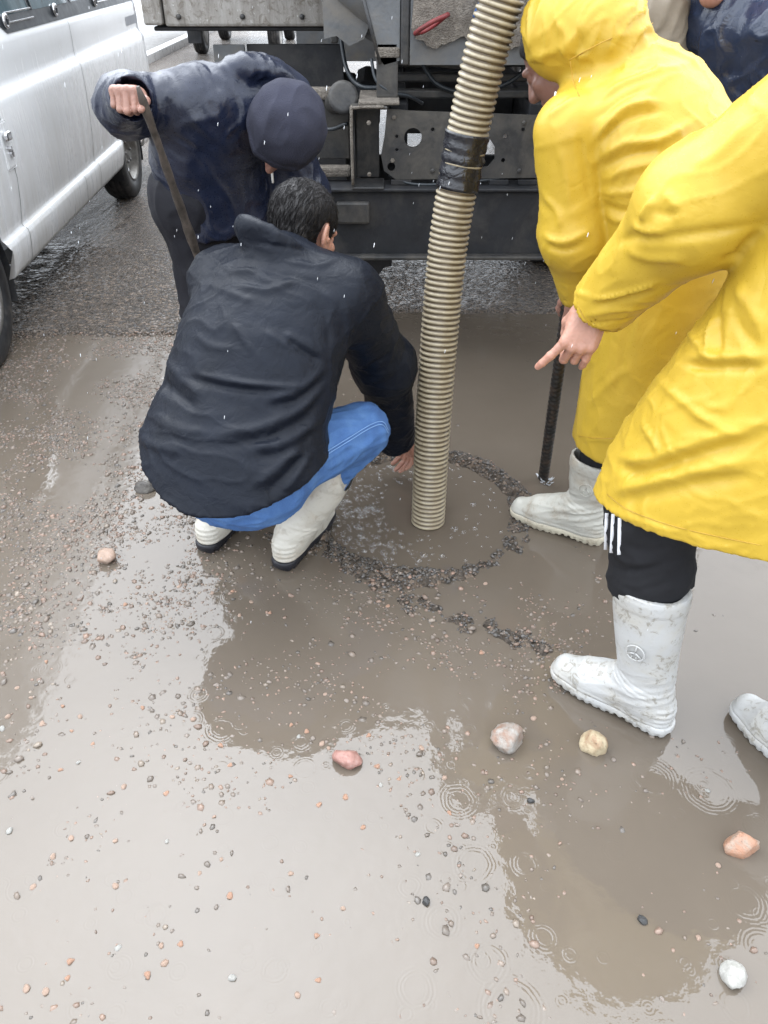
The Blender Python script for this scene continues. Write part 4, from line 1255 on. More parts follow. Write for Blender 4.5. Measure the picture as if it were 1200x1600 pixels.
# =========================================================== the man squatting at the manhole
pB = thing('person', 'man in a black coat and blue jeans squatting beside the hose in cream boots', 'person', (-.40, 1.86, 0))
fB, lB = nrm(A(.42, .91, 0)), nrm(A(.91, -.42, 0))
JB = dict(pelvis=A(-.375, 1.765, .48), chest=A(-.305, 1.90, .70), neck=A(-.255, 2.02, .87), head=A(-.218, 2.125, .930), hf=nrm(A(.48, .72, -.50)), hu=nrm(A(.25, .45, .85)),
          hipR=A(-.30, 1.72, .42), kneeR=A(-.065, 1.93, .425), ankR=A(-.285, 1.875, .10), hipL=A(-.46, 1.80, .42), kneeL=A(-.30, 2.08, .44), ankL=A(-.525, 1.945, .10),
          shR=A(-.095, 1.935, .815), elR=A(.000, 2.10, .545), wrR=A(.040, 2.235, .20), shL=A(-.44, 2.08, .80), elL=A(-.45, 2.33, .55), wrL=A(-.36, 2.45, .30))
hB = [hand_at(JB['wrR'] + A(.038, .045, .0), A(.10, .30, -.95), A(-.6, .8, .1), A(.9, .1, .2), curl=[(25, 35, 20)] * 4), hand_at(JB['wrL'], A(.6, .2, -.7), A(.7, .3, .5), A(0, .2, 1), curl=RELAX)]
oB, HB = body(pB, JB, M['skin'], hB, lB)
# trousers: deep squat, calf folded under the thigh
def leg(hip, knee, ank, r, end=.0, k=.05):
    d = nrm(ank - knee)
    lower = cut(cone(knee, ank, r[1] - .004, r[2]), ank - d * end, d)
    return U(k, cone(hip, knee, r[0], r[1]), lower)
kR, kL = JB['kneeR'], JB['kneeL']
shinR, shinL = kR + (JB['ankR'] - kR) * .80, kL + (JB['ankL'] - kL) * .80
fj = U(.06, etube([(-.405, 1.70, .430), (-.375, 1.76, .49), (-.34, 1.82, .56)], [.215, .20, .18], [.150, .15, .13], lB, 4),
       U(.02, cone(JB['hipR'] + A(0, 0, 0), kR, .100, .080), cut(cone(kR + A(-.004, 0, -.01), JB['ankR'], .076, .034), shinR, JB['ankR'] - kR)), U(.02, cone(JB['hipL'] + A(0, 0, 0), kL, .100, .080), cut(cone(kL, JB['ankL'], .076, .034), shinL, JB['ankL'] - kL)))
fold_j = folds_on(fj, [([(485, 730), (530, 700), (580, 668)], .004, .010), ([(500, 748), (545, 715), (590, 685)], .004, .011), ([(515, 760), (560, 735), (596, 705)], .004, .010), ([(470, 762), (520, 735), (545, 712)], -.004, .010),
                       ([(505, 770), (540, 765), (575, 745)], .004, .008), ([(512, 752), (545, 750), (580, 728)], -.005, .010), ([(590, 660), (602, 680), (600, 700)], .003, .010), ([(530, 650), (565, 645), (590, 655)], .003, .014)])
V, F = sculpt(fj, (-.75, 1.40, .1), (.1, 2.3, .70), .0065, lambda V, N: fold_j(V) + .0045 * drag(V, kR - JB['hipR'], 6, 26, 3) + .002 * pnoise(V * 24), 1)
tr = add('jeans', V, F, M['jeans'], pB)
for off in (0, 5):
    st = catmull(on(fj, [(494, 716 + off), (513, 704 + off), (547, 683 + off), (580, 663 + off), (598, 659 + off), (607, 672 + off)]), 14)
    V, F = tube(st + (CAM - st) * .0035, .0011, 5)
    add('stitching', V, F, M['thread'], tr)
# coat
colr_f = etube([(-.275, 1.975, .855), (-.272, 1.99, .93), (-.285, 2.00, .985)], [.105, .098, .098], [.090, .085, .085], lB, 3)
colr_f = minus(colr_f, etube([(-.25, 2.02, .86), (-.245, 2.035, 1.08)], [.083, .088], [.075, .08], lB), .004)
colr_f = (lambda g: lambda p: -smin(-g(p), -((p - A(-.285, 1.96, .998).astype(np.float32)) @ nrm(A(.46, .46, .80)).astype(np.float32)), .045))(colr_f)
torso = etube([(-.45, 1.62, .25), (-.40, 1.725, .46), (-.365, 1.79, .58), (-.325, 1.87, .70), (-.285, 1.95, .80), (-.268, 2.0, .865)],
              [.285, .272, .235, .232, .225, .13], [.205, .20, .17, .165, .135, .10], lB, 3, .55)
torso0 = torso
def torso(p):
    q = p - A(-.43, 1.62, 0).astype(np.float32)
    l = q @ lB.astype(np.float32) - .055; dpt = q @ fB.astype(np.float32)
    hem = .435 + np.where(l > 0, 1.3, 1.0) * l * l + .05 * np.clip(dpt, 0, 1)
    return np.maximum(torso0(p), (hem - p[:, 2]) * .8)
fc = U(.05, torso, sleeve(JB['shR'], JB['elR'], JB['wrR'], (.090, .082, .064)), sleeve(JB['shL'], JB['elL'], JB['wrL'], (.090, .080, .064)), cone(JB['shR'], (-.27, 2.0, .87), .085, .08), cone(JB['shL'], (-.27, 2.0, .87), .085, .08))
fc = minus(fc, etube([(-.44, 1.66, .22), (-.40, 1.74, .46)], [.255, .24], [.18, .165], lB), .01)
fc = U(.008, fc, colr_f)
spec = [([(277, 579), (361, 597), (445, 604), (476, 600)], .006, .008), ([(277, 588), (361, 606), (445, 614)], -.005, .010), ([(258, 560), (288, 595), (326, 625)], .006, .014), ([(250, 592), (275, 615), (310, 640)], -.008, .014),
        ([(507, 568), (476, 549), (445, 533)], -.007, .012), ([(508, 562), (470, 535), (440, 520)], .005, .010), ([(508, 575), (468, 610), (415, 625)], .006, .012), ([(510, 585), (470, 622), (410, 640)], -.006, .013),
        ([(510, 595), (468, 641), (399, 671), (326, 679)], .007, .014), ([(508, 612), (468, 658), (399, 688), (330, 695)], -.006, .014), ([(507, 648), (449, 690), (384, 700)], .006, .012), ([(500, 668), (449, 706), (390, 716)], -.005, .011),
        ([(476, 687), (430, 733), (392, 763)], .006, .013), ([(484, 700), (445, 745), (415, 772)], -.006, .012), ([(490, 705), (462, 745), (440, 770)], .005, .010), ([(365, 445), (422, 453), (468, 437)], .004, .009), ([(307, 441), (365, 460), (399, 472)], .004, .010),
        ([(361, 500), (380, 530), (400, 556)], .004, .008), ([(407, 514), (445, 537), (470, 548)], .004, .008), ([(234, 648), (277, 671), (326, 679)], .005, .013), ([(216, 680), (246, 698), (290, 706)], .005, .013), ([(300, 520), (330, 540), (370, 545)], .003, .010),
        ([(330, 400), (360, 420), (410, 425)], .004, .010), ([(440, 410), (500, 415), (540, 400)], .004, .010), ([(480, 470), (510, 500), (515, 545)], -.004, .012), ([(540, 470), (545, 520), (535, 570)], .004, .012),
        ([(560, 600), (590, 590), (620, 570)], .005, .012), ([(560, 585), (585, 570), (612, 550)], -.005, .011), ([(600, 640), (625, 630), (636, 620)], .004, .010), ([(395, 345), (430, 365), (480, 380)], .002, .008), ([(375, 372), (430, 384), (500, 393)], -.004, .006)]
fold_c = folds_on(fc, spec)
def dispB(V, N):
    return 1.35 * fold_c(V) + .0034 * drag(V, A(1, -.35, -.25), 1.8, 14, 1.7, 3.0) + .0020 * fbm(V * 12, 2) + .0008 * (ridge(V * 28 + 4, 2) - .3)
V, F = sculpt(fc, (-.85, 1.35, .1), (.2, 2.62, 1.08), .0062, dispB, 1)
add('coat', V, F, M['black_coat'], pB)
V, F = hair_cap(HB, JB['head'], .006, None, .0018, .0038)
hr = add('hair', V, F, M['hair'], pB)
HN = vnormals(V, F); k = rng.choice(len(V), 5200); hv = []
for i in k:                                                    # short wet strands
    p = V[i]; nn = HN[i]
    flow = HB @ A(rng.normal(0, .12), -.25 + rng.normal(0, .08), -.8 + rng.normal(0, .08)); flow = nrm(flow - nn * np.dot(flow, nn))
    d = nrm(nn * rng.uniform(.02, .16) + flow); L = rng.uniform(.016, .030)
    s = nrm(np.cross(d, nn)) * .0007
    hv.append(np.array([p - s, p + s, p + nn * .0009, p + d * L]))
hv = np.concatenate(hv); n = np.arange(len(k))[:, None] * 4
V2, F2 = hv, np.concatenate([n + [0, 1, 3], n + [1, 2, 3], n + [2, 0, 3]])
o = add('hair_strands', V2, F2, M['hair'], hr); o['kind'] = 'stuff'
for s in (-1, 1):
    bw = [JB['head'] + HB @ A(s * x_, y_, z_) for x_, y_, z_ in ((.014, .099, .026), (.032, .096, .032), (.048, .084, .027))]
    V, F = tube(catmull(bw, 5), .0035, 6); add('eyebrow', V, F, M['hair'], pB)
# stubble-dark sideburn
boot(pB, (-.288, 1.868, 0), A(.42, .91), M['boot_cream'], M['sole_black'], .33, .30, -.38, 0, None, .6)
boot(pB, (-.540, 1.955, 0), A(.42, .91), M['boot_cream'], M['sole_black'], .33, .45, -.30, 0, None, .6)

# =========================================================== the man in yellow bending over
pC = thing('person', 'man in a yellow raincoat bending low towards the hose, holding an iron rod', 'person', (.72, 2.0, 0))
fC, lC = nrm(A(-.75, .66, 0)), nrm(A(.66, .75, 0))
JC = dict(pelvis=A(.75, 1.95, .90), chest=A(.64, 2.06, 1.20), neck=A(.50, 2.14, 1.31), head=A(.448, 2.235, 1.325), hf=nrm(A(-.62, .35, -.70)), hu=nrm(A(-.6, .5, .62)),
          hipL=A(.66, 1.90, .88), kneeL=A(.655, 1.965, .50), ankL=A(.640, 1.975, .10), hipR=A(.82, 2.03, .88), kneeR=A(.85, 2.10, .50), ankR=A(.90, 2.13, .10),
          shL=A(.445, 1.985, 1.20), elL=A(.475, 1.945, .97), wrL=A(.530, 2.00, .80), shR=A(.72, 2.27, 1.22), elR=A(.80, 2.36, .98), wrR=A(.78, 2.40, .76))
rodC = (A(.575, 2.30, -.02), A(.498, 2.045, .86))
hC = [hand_at(JC['wrL'] + A(0, .01, .0), A(.05, .25, -.95), A(-.9, .4, 0), A(-.3, -.9, .1), curl=FIST), hand_at(JC['wrR'], A(-.6, .3, -.7), A(-.5, -.5, .3), A(0, 0, 1), curl=RELAX)]
oC, HC_ = body(pC, JC, M['skin_dark'], hC, lC)
V, F = hair_cap(HC_, JC['head'], .006, None, .003, .005); add('hair', V, F, M['hair'], pC)
V, F = sculpt(U(.05, leg(JC['hipL'], JC['kneeL'], JC['ankL'], (.10, .074, .036), .08), leg(JC['hipR'], JC['kneeR'], JC['ankR'], (.10, .074, .036), .08), cone(JC['hipL'], JC['hipR'], .12, .12)), (.4, 1.7, .05), (1.1, 2.4, 1.1), .009,
              lambda V, N: .004 * drag(V, A(1, .3, .2), 4, 20, 2), 1)
add('trousers', V, F, M['black_jersey'], pC)
tC = etube([(.745, 1.985, .22), (.735, 1.965, .62), (.735, 1.95, .90), (.70, 1.99, 1.09), (.625, 2.06, 1.23), (.535, 2.125, 1.305)],
           [.205, .20, .205, .225, .23, .14], [.165, .165, .17, .175, .145, .10], np.array([lC, lC, lC, lC, lC, lC]), 3, .5)
fy = U(.05, tC, cone(JC['shR'], A(.56, 2.12, 1.29), .09, .085), cone(JC['shL'], A(.56, 2.12, 1.28), .085, .085), sleeve(JC['shR'], JC['elR'], JC['wrR'], (.095, .088, .07)))
slC = sleeve(JC['shL'] + A(-.01, -.02, 0), JC['elL'], JC['wrL'], (.088, .078, .058), bag=.0)
fy = U(.010, fy, slC)
fy = cut(fy, (.745, 1.985, .372), (0, 0, -1))
fy = minus(fy, etube([(.745, 1.985, .15), (.735, 1.965, .60)], [.193, .185], [.153, .15], lC), .01)
hoodC = etube([(.545, 2.065, 1.315), (.520, 2.07, 1.370), (.488, 2.095, 1.395), (.440, 2.135, 1.390)], [.09, .115, .124, .124], [.06, .090, .112, .114], lC, 3)
hoodC = minus(hoodC, etube([(.52, 2.15, 1.28), (.46, 2.18, 1.34), (.35, 2.24, 1.36)], [.102, .106, .111], [.092, .098, .102], lC, 3), .006)
fy = U(.02, fy, hoodC)
spec = [([(919, 176), (960, 139), (1012, 116), (1069, 101)], .006, .012), ([(925, 190), (968, 155), (1020, 133)], -.006, .012), ([(926, 221), (975, 169), (1035, 157)], .007, .011), ([(929, 232), (980, 186), (1040, 172)], -.006, .011),
        ([(930, 251), (975, 225), (1035, 217), (1087, 187)], .007, .013), ([(932, 266), (985, 242), (1045, 234)], -.006, .012), ([(935, 285), (990, 262), (1060, 250)], .005, .012), ([(937, 300), (985, 300), (1020, 285)], .005, .011),
        ([(938, 320), (985, 330), (1000, 310)], -.005, .012), ([(937, 335), (970, 345), (1010, 335)], .006, .012), ([(855, 185), (880, 165), (910, 150)], .004, .012), ([(845, 300), (870, 330), (875, 360)], .004, .012),
        ([(848, 368), (880, 378), (925, 360)], .006, .010), ([(850, 380), (880, 392), (920, 378)], -.005, .010), ([(905, 200), (915, 260), (925, 320)], -.004, .014), ([(870, 220), (885, 280), (890, 330)], .004, .016),
        ([(1000, 60), (1050, 80), (1100, 110)], .005, .016), ([(950, 60), (990, 50), (1020, 40)], .003, .012), ([(870, 30), (885, 60), (880, 95)], .005, .010), ([(900, 40), (905, 70), (890, 100)], -.005, .010), ([(850, 20), (853, 60), (850, 100)], .004, .007),
        ([(905, 600), (925, 560), (940, 520)], .004, .014), ([(915, 640), (950, 600), (990, 570)], .003, .016), ([(955, 640), (975, 560), (985, 500)], -.003, .02), ([(898, 686), (930, 688), (965, 690)], .003, .004)]
fold_y = folds_on(fy, spec, 1.0, .72)
def dispC(V, N):
    return 1.2 * fold_y(V) + .007 * drag(V, A(.3, .4, .9), 5, 17, 4.4, 2.5) * (V[:, 2] > 1.33) * (V[:, 0] < .62) + .0028 * drag(V, A(.8, .3, .35), 1.8, 13, 5.1, 4.0) * (V[:, 2] > .85) + .0022 * drag(V, A(.05, .1, 1), 1.2, 11, 2.2, 4.0) * (V[:, 2] <= .85) + .0014 * fbm(V * 12 + 7, 2)
V, F = sculpt(fy, (.2, 1.6, .25), (1.15, 2.75, 1.60), .0066, dispC, 1)
cC = add('raincoat', V, F, M['yellow'], pC)
for pts in ([(889, 94), (950, 62), (1020, 36)], [(891, 96), (896, 128), (905, 150)]):
    st = catmull(on(fy, pts), 12); V, F = tube(st + (CAM - st) * .0035, .0011, 5); add('seam', V, F, M['seam_yellow'], cC)
st = catmull(on(fy, [(904, 681), (925, 684), (945, 685), (958, 685)]), 8); V, F = tube(st + (CAM - st) * .0018, .0010, 5); add('hem_seam', V, F, M['seam_yellow'], cC)
V, F = tube(catmull([(.395, 1.995, 1.28), (.392, 1.99, 1.26), (.394, 1.985, 1.235)], 4), .0022, 6); add('drawstring', V, F, M['white_stripe'], cC)
boot(pC, (.640, 1.975, 0), A(-.86, .50), M['boot_grey'], M['sole_cream'], .30, -.02, .0, 0, (.215, 1), 1.3)
boot(pC, (.905, 2.14, 0), A(-.80, .60), M['boot_grey'], M['sole_cream'], .315, .0, .0, 0, None, 1.3)

# =========================================================== the man in yellow at the right edge
pD = thing('person', 'man in a yellow raincoat and striped black trousers pointing down with one finger', 'person', (.80, 1.2, 0))
fD, lD = nrm(A(-.85, .50, 0)), nrm(A(.5, .85, 0))
JD = dict(pelvis=A(.80, 1.26, .93), chest=A(.84, 1.25, 1.25), neck=A(.77, 1.35, 1.46), head=A(.665, 1.455, 1.605), hf=nrm(A(-.75, .45, -.45)), hu=nrm(A(-.35, .2, .9)),
          hipL=A(.76, 1.22, .90), kneeL=A(.580, 1.335, .555), ankL=A(.640, 1.245, .11), hipR=A(.90, 1.33, .90), kneeR=A(.92, 1.20, .50), ankR=A(.985, 1.05, .11),
          shL=A(.735, 1.29, 1.40), elL=A(.550, 1.400, 1.180), wrL=A(.452, 1.535, .952), shR=A(.93, 1.45, 1.40), elR=A(1.08, 1.55, 1.16), wrR=A(1.12, 1.52, .92))
Xw, Uw, Fw = A(1, 0, 0), A(0, .593, .805), A(0, .805, -.593)
hD = [hand_at(JD['wrL'] + A(-.012, .008, -.006), -.36 * Xw - .90 * Uw + .30 * Fw, -.93 * Xw + .36 * Uw, -Fw,
              curl=[(14, 14, 8), (48, 62, 30), (46, 58, 30), (30, 22, 12)], spread=(22, 2, -3, -7), thumb=((.026, .026, -.014), (.050, .034, -.034), (.072, .026, -.046), (.088, .012, -.052)), h=.0021),
      hand_at(JD['wrR'], A(-.6, .3, -.7), A(-.5, -.5, .3), A(0, 0, 1), curl=RELAX)]
oD, HD = body(pD, JD, M['skin'], hD, lD)
V, F = hair_cap(HD, JD['head'], .006, None, .003, .006); add('hair', V, F, M['hair'], pD)
dshin = nrm(JD['ankL'] - JD['kneeL']); cuffD = JD['kneeL'] + (JD['ankL'] - JD['kneeL']) * .345
axl = nrm(JD['kneeL'] - JD['hipL'])
legL = U(.05, cone(JD['hipL'], JD['kneeL'], .085, .086), cut(cone(JD['kneeL'], JD['ankL'], .092, .090), cuffD + dshin * .02, nrm(dshin + A(.10, -.05, .0))))
rollc = cuffD - dshin * .018; nl = nrm(dshin + A(.22, -.1, 0)); ru = nrm(np.cross(nl, A(.3, .9, .1))); rv = np.cross(nl, ru)
ringp = [rollc + (ru * math.cos(a) + rv * math.sin(a)) * .081 for a in np.linspace(0, 6.283, 13)]
roll = chain(ringp, [.0135] * 13, .004)
rollp2 = [rollc - dshin * .030 + (ru * math.cos(a) + rv * math.sin(a)) * .084 for a in np.linspace(0, 6.283, 13)]
legL = U(.012, legL, roll)
legR = leg(JD['hipR'], JD['kneeR'], JD['ankR'], (.09, .075, .07), .22)
fold_t = folds_on(legL, [([(955, 860), (985, 880), (1030, 878)], .004, .010), ([(970, 850), (1010, 862), (1060, 850)], -.004, .012), ([(945, 880), (990, 893), (1040, 880)], -.005, .008), ([(960, 905), (1000, 915), (1050, 895)], .003, .008)])
V, F = sculpt(U(.05, legL, legR, cone(JD['hipL'], JD['hipR'], .13, .13)), (.38, .85, .1), (1.2, 1.6, 1.12), .0062, lambda V, N: fold_t(V) + .003 * fbm(V * 13, 2) + .003 * drag(V, A(1, .2, .2), 4, 18, 8), 1)
tD = add('trousers', V, F, M['black_jersey'], pD)
for p0, p1 in (((947.5, 812), (946, 859)), ((957.5, 815), (955, 864)), ((968, 822), (967, 867))):
    q_ = on(legL, [p1, ((p0[0] * .6 + p1[0] * .4), (p0[1] * .6 + p1[1] * .4)), p0]); dirn = nrm(q_[2] - q_[0])
    st = np.vstack([q_, [q_[2] + dirn * s_ for s_ in (.01, .02)]]); st = catmull(st, 6)
    w_ = nrm(np.cross(dirn, CAM - q_[0])) * .0036; nn = nrm(CAM - q_[0])
    Vs = np.concatenate([st - w_ + nn * .0045, st + w_ + nn * .0045, st + w_ - nn * .004, st - w_ - nn * .004]); m_ = len(st)
    Fs = [[a * m_ + i, a * m_ + i + 1, ((a + 1) % 4) * m_ + i + 1, ((a + 1) % 4) * m_ + i] for i in range(m_ - 1) for a in range(4)] + [[0, m_, 2 * m_, 3 * m_]]
    add('stripe', Vs, Fs, M['white_stripe'], tD)
tDf = etube([(.80, 1.265, .42), (.80, 1.27, .66), (.805, 1.265, .80), (.825, 1.255, 1.0), (.845, 1.25, 1.2), (.805, 1.30, 1.36), (.77, 1.345, 1.45)],
            [.235, .225, .215, .195, .195, .19, .10], [.385, .350, .305, .245, .215, .16, .09], lD, 3, .4)
slD = sleeve(JD['shL'], JD['elL'], JD['wrL'], (.112, .096, .062), over=.012, bag=.010)
fd = U(.03, U(.05, tDf, cone(JD['shR'], A(.83, 1.28, 1.42), .09, .085), cone(JD['shL'], A(.83, 1.28, 1.42), .095, .085), sleeve(JD['shR'], JD['elR'], JD['wrR'], (.1, .09, .065))), slD)
fd = cut(fd, (.60, 1.23, .605), nrm(A(.05, -.22, -1.0)))
fd = minus(fd, etube([(.80, 1.265, .40), (.80, 1.27, .70)], [.222, .205], [.37, .32], lD), .008)
hoodD = minus(etube([(.82, 1.29, 1.45), (.84, 1.27, 1.53)], [.12, .12], [.07, .06], lD), etube([(.80, 1.31, 1.47), (.81, 1.30, 1.6)], [.1, .1], [.055, .05], lD), .005)
fd = U(.02, fd, hoodD)
spec = [([(922, 469), (974, 460), (1029, 441)], .007, .006), ([(925, 478), (974, 470), (1029, 452)], -.006, .009), ([(908, 494), (960, 487), (1022, 477)], .004, .008), ([(912, 508), (960, 505), (1010, 490)], -.003, .008), ([(963, 377), (994, 371), (1084, 367), (1194, 350)], -.007, .013), ([(985, 352), (1010, 362), (1045, 362)], .006, .010),
        ([(975, 390), (1020, 405), (1080, 400)], .005, .014), ([(1000, 345), (1012, 325), (1025, 310)], .008, .010), ([(1035, 300), (1055, 320), (1060, 350)], .005, .012), ([(1020, 330), (1040, 335), (1070, 330)], -.005, .010), ([(1125, 404), (1150, 402), (1165, 385), (1195, 360)], -.008, .014), ([(1080, 260), (1120, 240), (1180, 180)], .005, .018),
        ([(963, 728), (1001, 738), (1091, 711), (1200, 680)], -.009, .018), ([(960, 712), (1010, 718), (1091, 692), (1200, 660)], .006, .016), ([(953, 790), (1015, 773), (1091, 756), (1200, 738)], -.007, .020), ([(950, 770), (1015, 755), (1100, 735), (1200, 715)], .006, .016), ([(1070, 570), (1111, 573), (1200, 573)], -.009, .012), ([(1070, 560), (1120, 558), (1200, 556)], .006, .012),
        ([(1022, 584), (1056, 618), (1108, 659), (1170, 683)], .005, .012), ([(1111, 440), (1106, 522), (1111, 566)], .008, .008), ([(1120, 440), (1120, 500), (1125, 560)], -.006, .012), ([(1070, 515), (1090, 535), (1105, 560)], .006, .010), ([(1000, 655), (1020, 690), (1030, 710)], .004, .010), ([(1150, 440), (1170, 480), (1195, 510)], .005, .016), ([(1140, 480), (1160, 520), (1190, 540)], -.004, .014),
        ([(895, 462), (905, 490), (925, 515)], .003, .006), ([(885, 455), (905, 458), (925, 465)], .003, .006), ([(950, 800), (1000, 815), (1080, 838), (1190, 872)], .002, .004)]
fold_d = folds_on(fd, spec, .6, .72)
def dispD(V, N):
    return 1.2 * fold_d(V) + .0026 * drag(V, A(.9, -.2, .25), 1.2, 11, 3.3, 4.5, .8) * (V[:, 2] < 1.05) + .0026 * drag(V, JD['wrL'] - JD['elL'], 1.8, 14, 6.1, 4.5) + .0014 * fbm(V * 12 + 3, 2)
V, F = sculpt(fd, (.3, .75, .45), (1.35, 1.85, 1.65), .0062, dispD, 1)
cD = add('raincoat', V, F, M['yellow'], pD)
def snap(f, V, pts, t0=.6):
    # lays a seam on the finished (folded) surface
    q_ = catmull(on(f, pts, t0), 8); out = []
    for p_ in q_:
        k_ = np.argmin(np.linalg.norm(V - p_, axis=1)); d_ = nrm(CAM - p_)
        out.append(p_ + d_ * (np.dot(V[k_] - p_, d_) + .0006))
    return np.array(out)
for pts in ([(948, 772), (975, 793), (1010, 808), (1060, 824), (1120, 838), (1190, 852)], [(905, 452), (902, 470), (910, 492), (926, 512)]):
    V2, F2 = tube(snap(fd, V, pts), .0009, 5); add('seam', V2, F2, M['seam_yellow'], cD)
boot(pD, (.635, 1.238, .004), A(-.78, .62), M['boot_white'], M['boot_white'], .41, .13, -.0, 0, (.26, 1), .7, .0032, 1.10)
boot(pD, (.985, 1.05, .0), A(-.42, .90), M['boot_white'], M['boot_white'], .37, .1, .0, 0, None, .7)

# =========================================================== the man in the navy jacket
pA = thing('person', 'man in a navy hooded jacket and dark knit cap bending down on a stick', 'person', (-.58, 2.7, 0))
fA, lA = nrm(A(.75, -.62, 0)), nrm(A(-.62, -.75, 0))
JA = dict(pelvis=A(-.56, 2.72, .88), chest=A(-.50, 2.66, 1.08), neck=A(-.42, 2.65, 1.12), head=A(-.298, 2.545, 1.095), hf=nrm(A(-.45, -.30, -.84)), hu=nrm(A(.2, -.95, .25)),
          hipR=A(-.63, 2.66, .88), kneeR=A(-.635, 2.66, .48), ankR=A(-.625, 2.68, .10), hipL=A(-.52, 2.80, .88), kneeL=A(-.46, 2.80, .48), ankL=A(-.44, 2.82, .10),
          shR=A(-.545, 2.565, 1.175), elR=A(-.745, 2.48, 1.180), wrR=A(-.660, 2.265, 1.228), shL=A(-.36, 2.78, 1.10), elL=A(-.29, 2.80, .84), wrL=A(-.22, 2.72, .64))
hA = [hand_at(JA['wrR'] + A(-.002, .02, .004), A(.02, -.97, .22), A(1, .02, -.05), A(0, 0, 1), curl=FIST, spread=(4, 1, -2, -5), thumb=((.030, .030, -.012), (.062, .046, -.016), (.092, .050, -.026), (.112, .046, -.040)), h=.0022),
      hand_at(JA['wrL'], A(.2, -.3, -.9), A(.6, -.6, 0), A(.5, .5, 0), curl=RELAX)]
oA, HA = body(pA, JA, M['skin_dark'], hA, lA)
V, F = sculpt(U(.06, leg(JA['hipR'], JA['kneeR'], JA['ankR'], (.115, .090, .070)), leg(JA['hipL'], JA['kneeL'], JA['ankL'], (.115, .09, .07)), cone(JA['hipR'], JA['hipL'], .14, .14)), (-.95, 2.4, .03), (-.2, 3.05, 1.1), .009,
              lambda V, N: .005 * drag(V, A(.5, .2, 1), 3, 14, 2.4) + .003 * fbm(V * 12, 2), 1)
add('trousers', V, F, M['dark_trousers'], pA)
tA = etube([(-.565, 2.725, .70), (-.57, 2.71, .93), (-.545, 2.67, 1.05), (-.50, 2.645, 1.12), (-.42, 2.64, 1.165)], [.185, .20, .21, .20, .12], [.165, .175, .155, .130, .10], lA, 3, .5)
fa = U(.05, tA, sleeve(JA['shR'], JA['elR'], JA['wrR'], (.090, .074, .054), bag=.008, over=-.005), sleeve(JA['shL'], JA['elL'], JA['wrL'], (.10, .09, .066)), cone(JA['shR'], A(-.43, 2.64, 1.16), .092, .09), cone(JA['shL'], A(-.43, 2.64, 1.15), .092, .09))
fa = cut(fa, (-.60, 2.7, .765), nrm(A(.1, 0, -1)))
hd = etube([(-.475, 2.60, 1.225), (-.42, 2.62, 1.245), (-.345, 2.66, 1.235), (-.265, 2.70, 1.19)], [.060, .085, .085, .06], [.045, .05, .05, .04], nrm(A(.25, .9, -.2)), 3)
coll = minus(etube([(-.47, 2.68, 1.14), (-.40, 2.67, 1.15), (-.36, 2.66, 1.14)], [.125, .125, .122], [.095, .105, .09], lA, 3), etube([(-.42, 2.63, 1.15), (-.34, 2.63, 1.13), (-.28, 2.62, 1.10)], [.105, .107, .11], [.09, .105, .11], lA, 3), .004)
fa = U(.015, fa, hd)
fold_a = folds_on(fa, [([(250, 112), (262, 135), (265, 165)], .007, .009), ([(262, 108), (278, 130), (282, 160)], -.006, .009), ([(235, 118), (245, 145), (250, 180)], -.006, .010), ([(300, 100), (312, 125), (318, 150)], .006, .009), ([(322, 98), (335, 120), (345, 145)], -.006, .009), ([(345, 100), (360, 118), (372, 135)], .006, .009),
                       ([(388, 125), (400, 112), (425, 108)], .006, .008), ([(385, 140), (410, 128), (440, 125)], -.006, .009), ([(430, 108), (455, 118), (475, 140)], .005, .008), ([(270, 205), (300, 190), (340, 185)], .005, .012), ([(255, 240), (275, 270), (300, 280)], .005, .014), ([(165, 120), (178, 150), (190, 190)], .004, .012)], 1.5)
V, F = sculpt(fa, (-1.05, 2.15, .55), (-.05, 3.05, 1.42), .0075, lambda V, N: fold_a(V) + .006 * drag(V, A(.35, -.3, -.8), 3, 13, 9.1, 1.6) + .003 * fbm(V * 14, 2), 1)
add('jacket', V, F, M['navy'], pA)
V, F = sculpt(coll, (-.65, 2.4, .95), (-.15, 2.85, 1.4), .006, lambda V, N: .004 * fbm(V * 14, 2), 1)
add('collar', V, F, M['navy'], pA)
# knit cap pulled over the ears
cap = U(.02, ell((.004, -.018, .046), (.116, .119, .106)), ell((0, -.008, -.006), (.108, .112, .062)))
cap = cut(cap, (0, .055, .012), nrm(A(0, .45, -1)))
rimp = []
def dcap(V, N):
    s = (V - A(0, .055, .012)) @ nrm(A(0, -.45, 1))
    return .005 * np.exp(-((s - .022) / .02) ** 6) + .009 * fbm(V * 9, 2) + .0035 * (ridge(np.stack([V[:, 0] * 16, V[:, 1] * 7, V[:, 2] * 9], 1), 2) - .3)
V, F = sculpt(cap, (-.14, -.17, -.1), (.14, .15, .17), .0042, dcap, 1)
cpo = add('knit_cap', put(V, HA, JA['head']), F, M['knit'], pA)
arc = None and [JA['head'] + HA @ A(.006 * math.sin(a * 3), -.016 + .120 * math.cos(a), .044 + .1125 * math.sin(a)) for a in np.linspace(.35, 2.75, 22)]

arc = None and [JA['head'] + HA @ A(.1005 * math.cos(a), -.016, .044 + .1125 * math.sin(a)) for a in np.linspace(.15, 3.0, 22)]

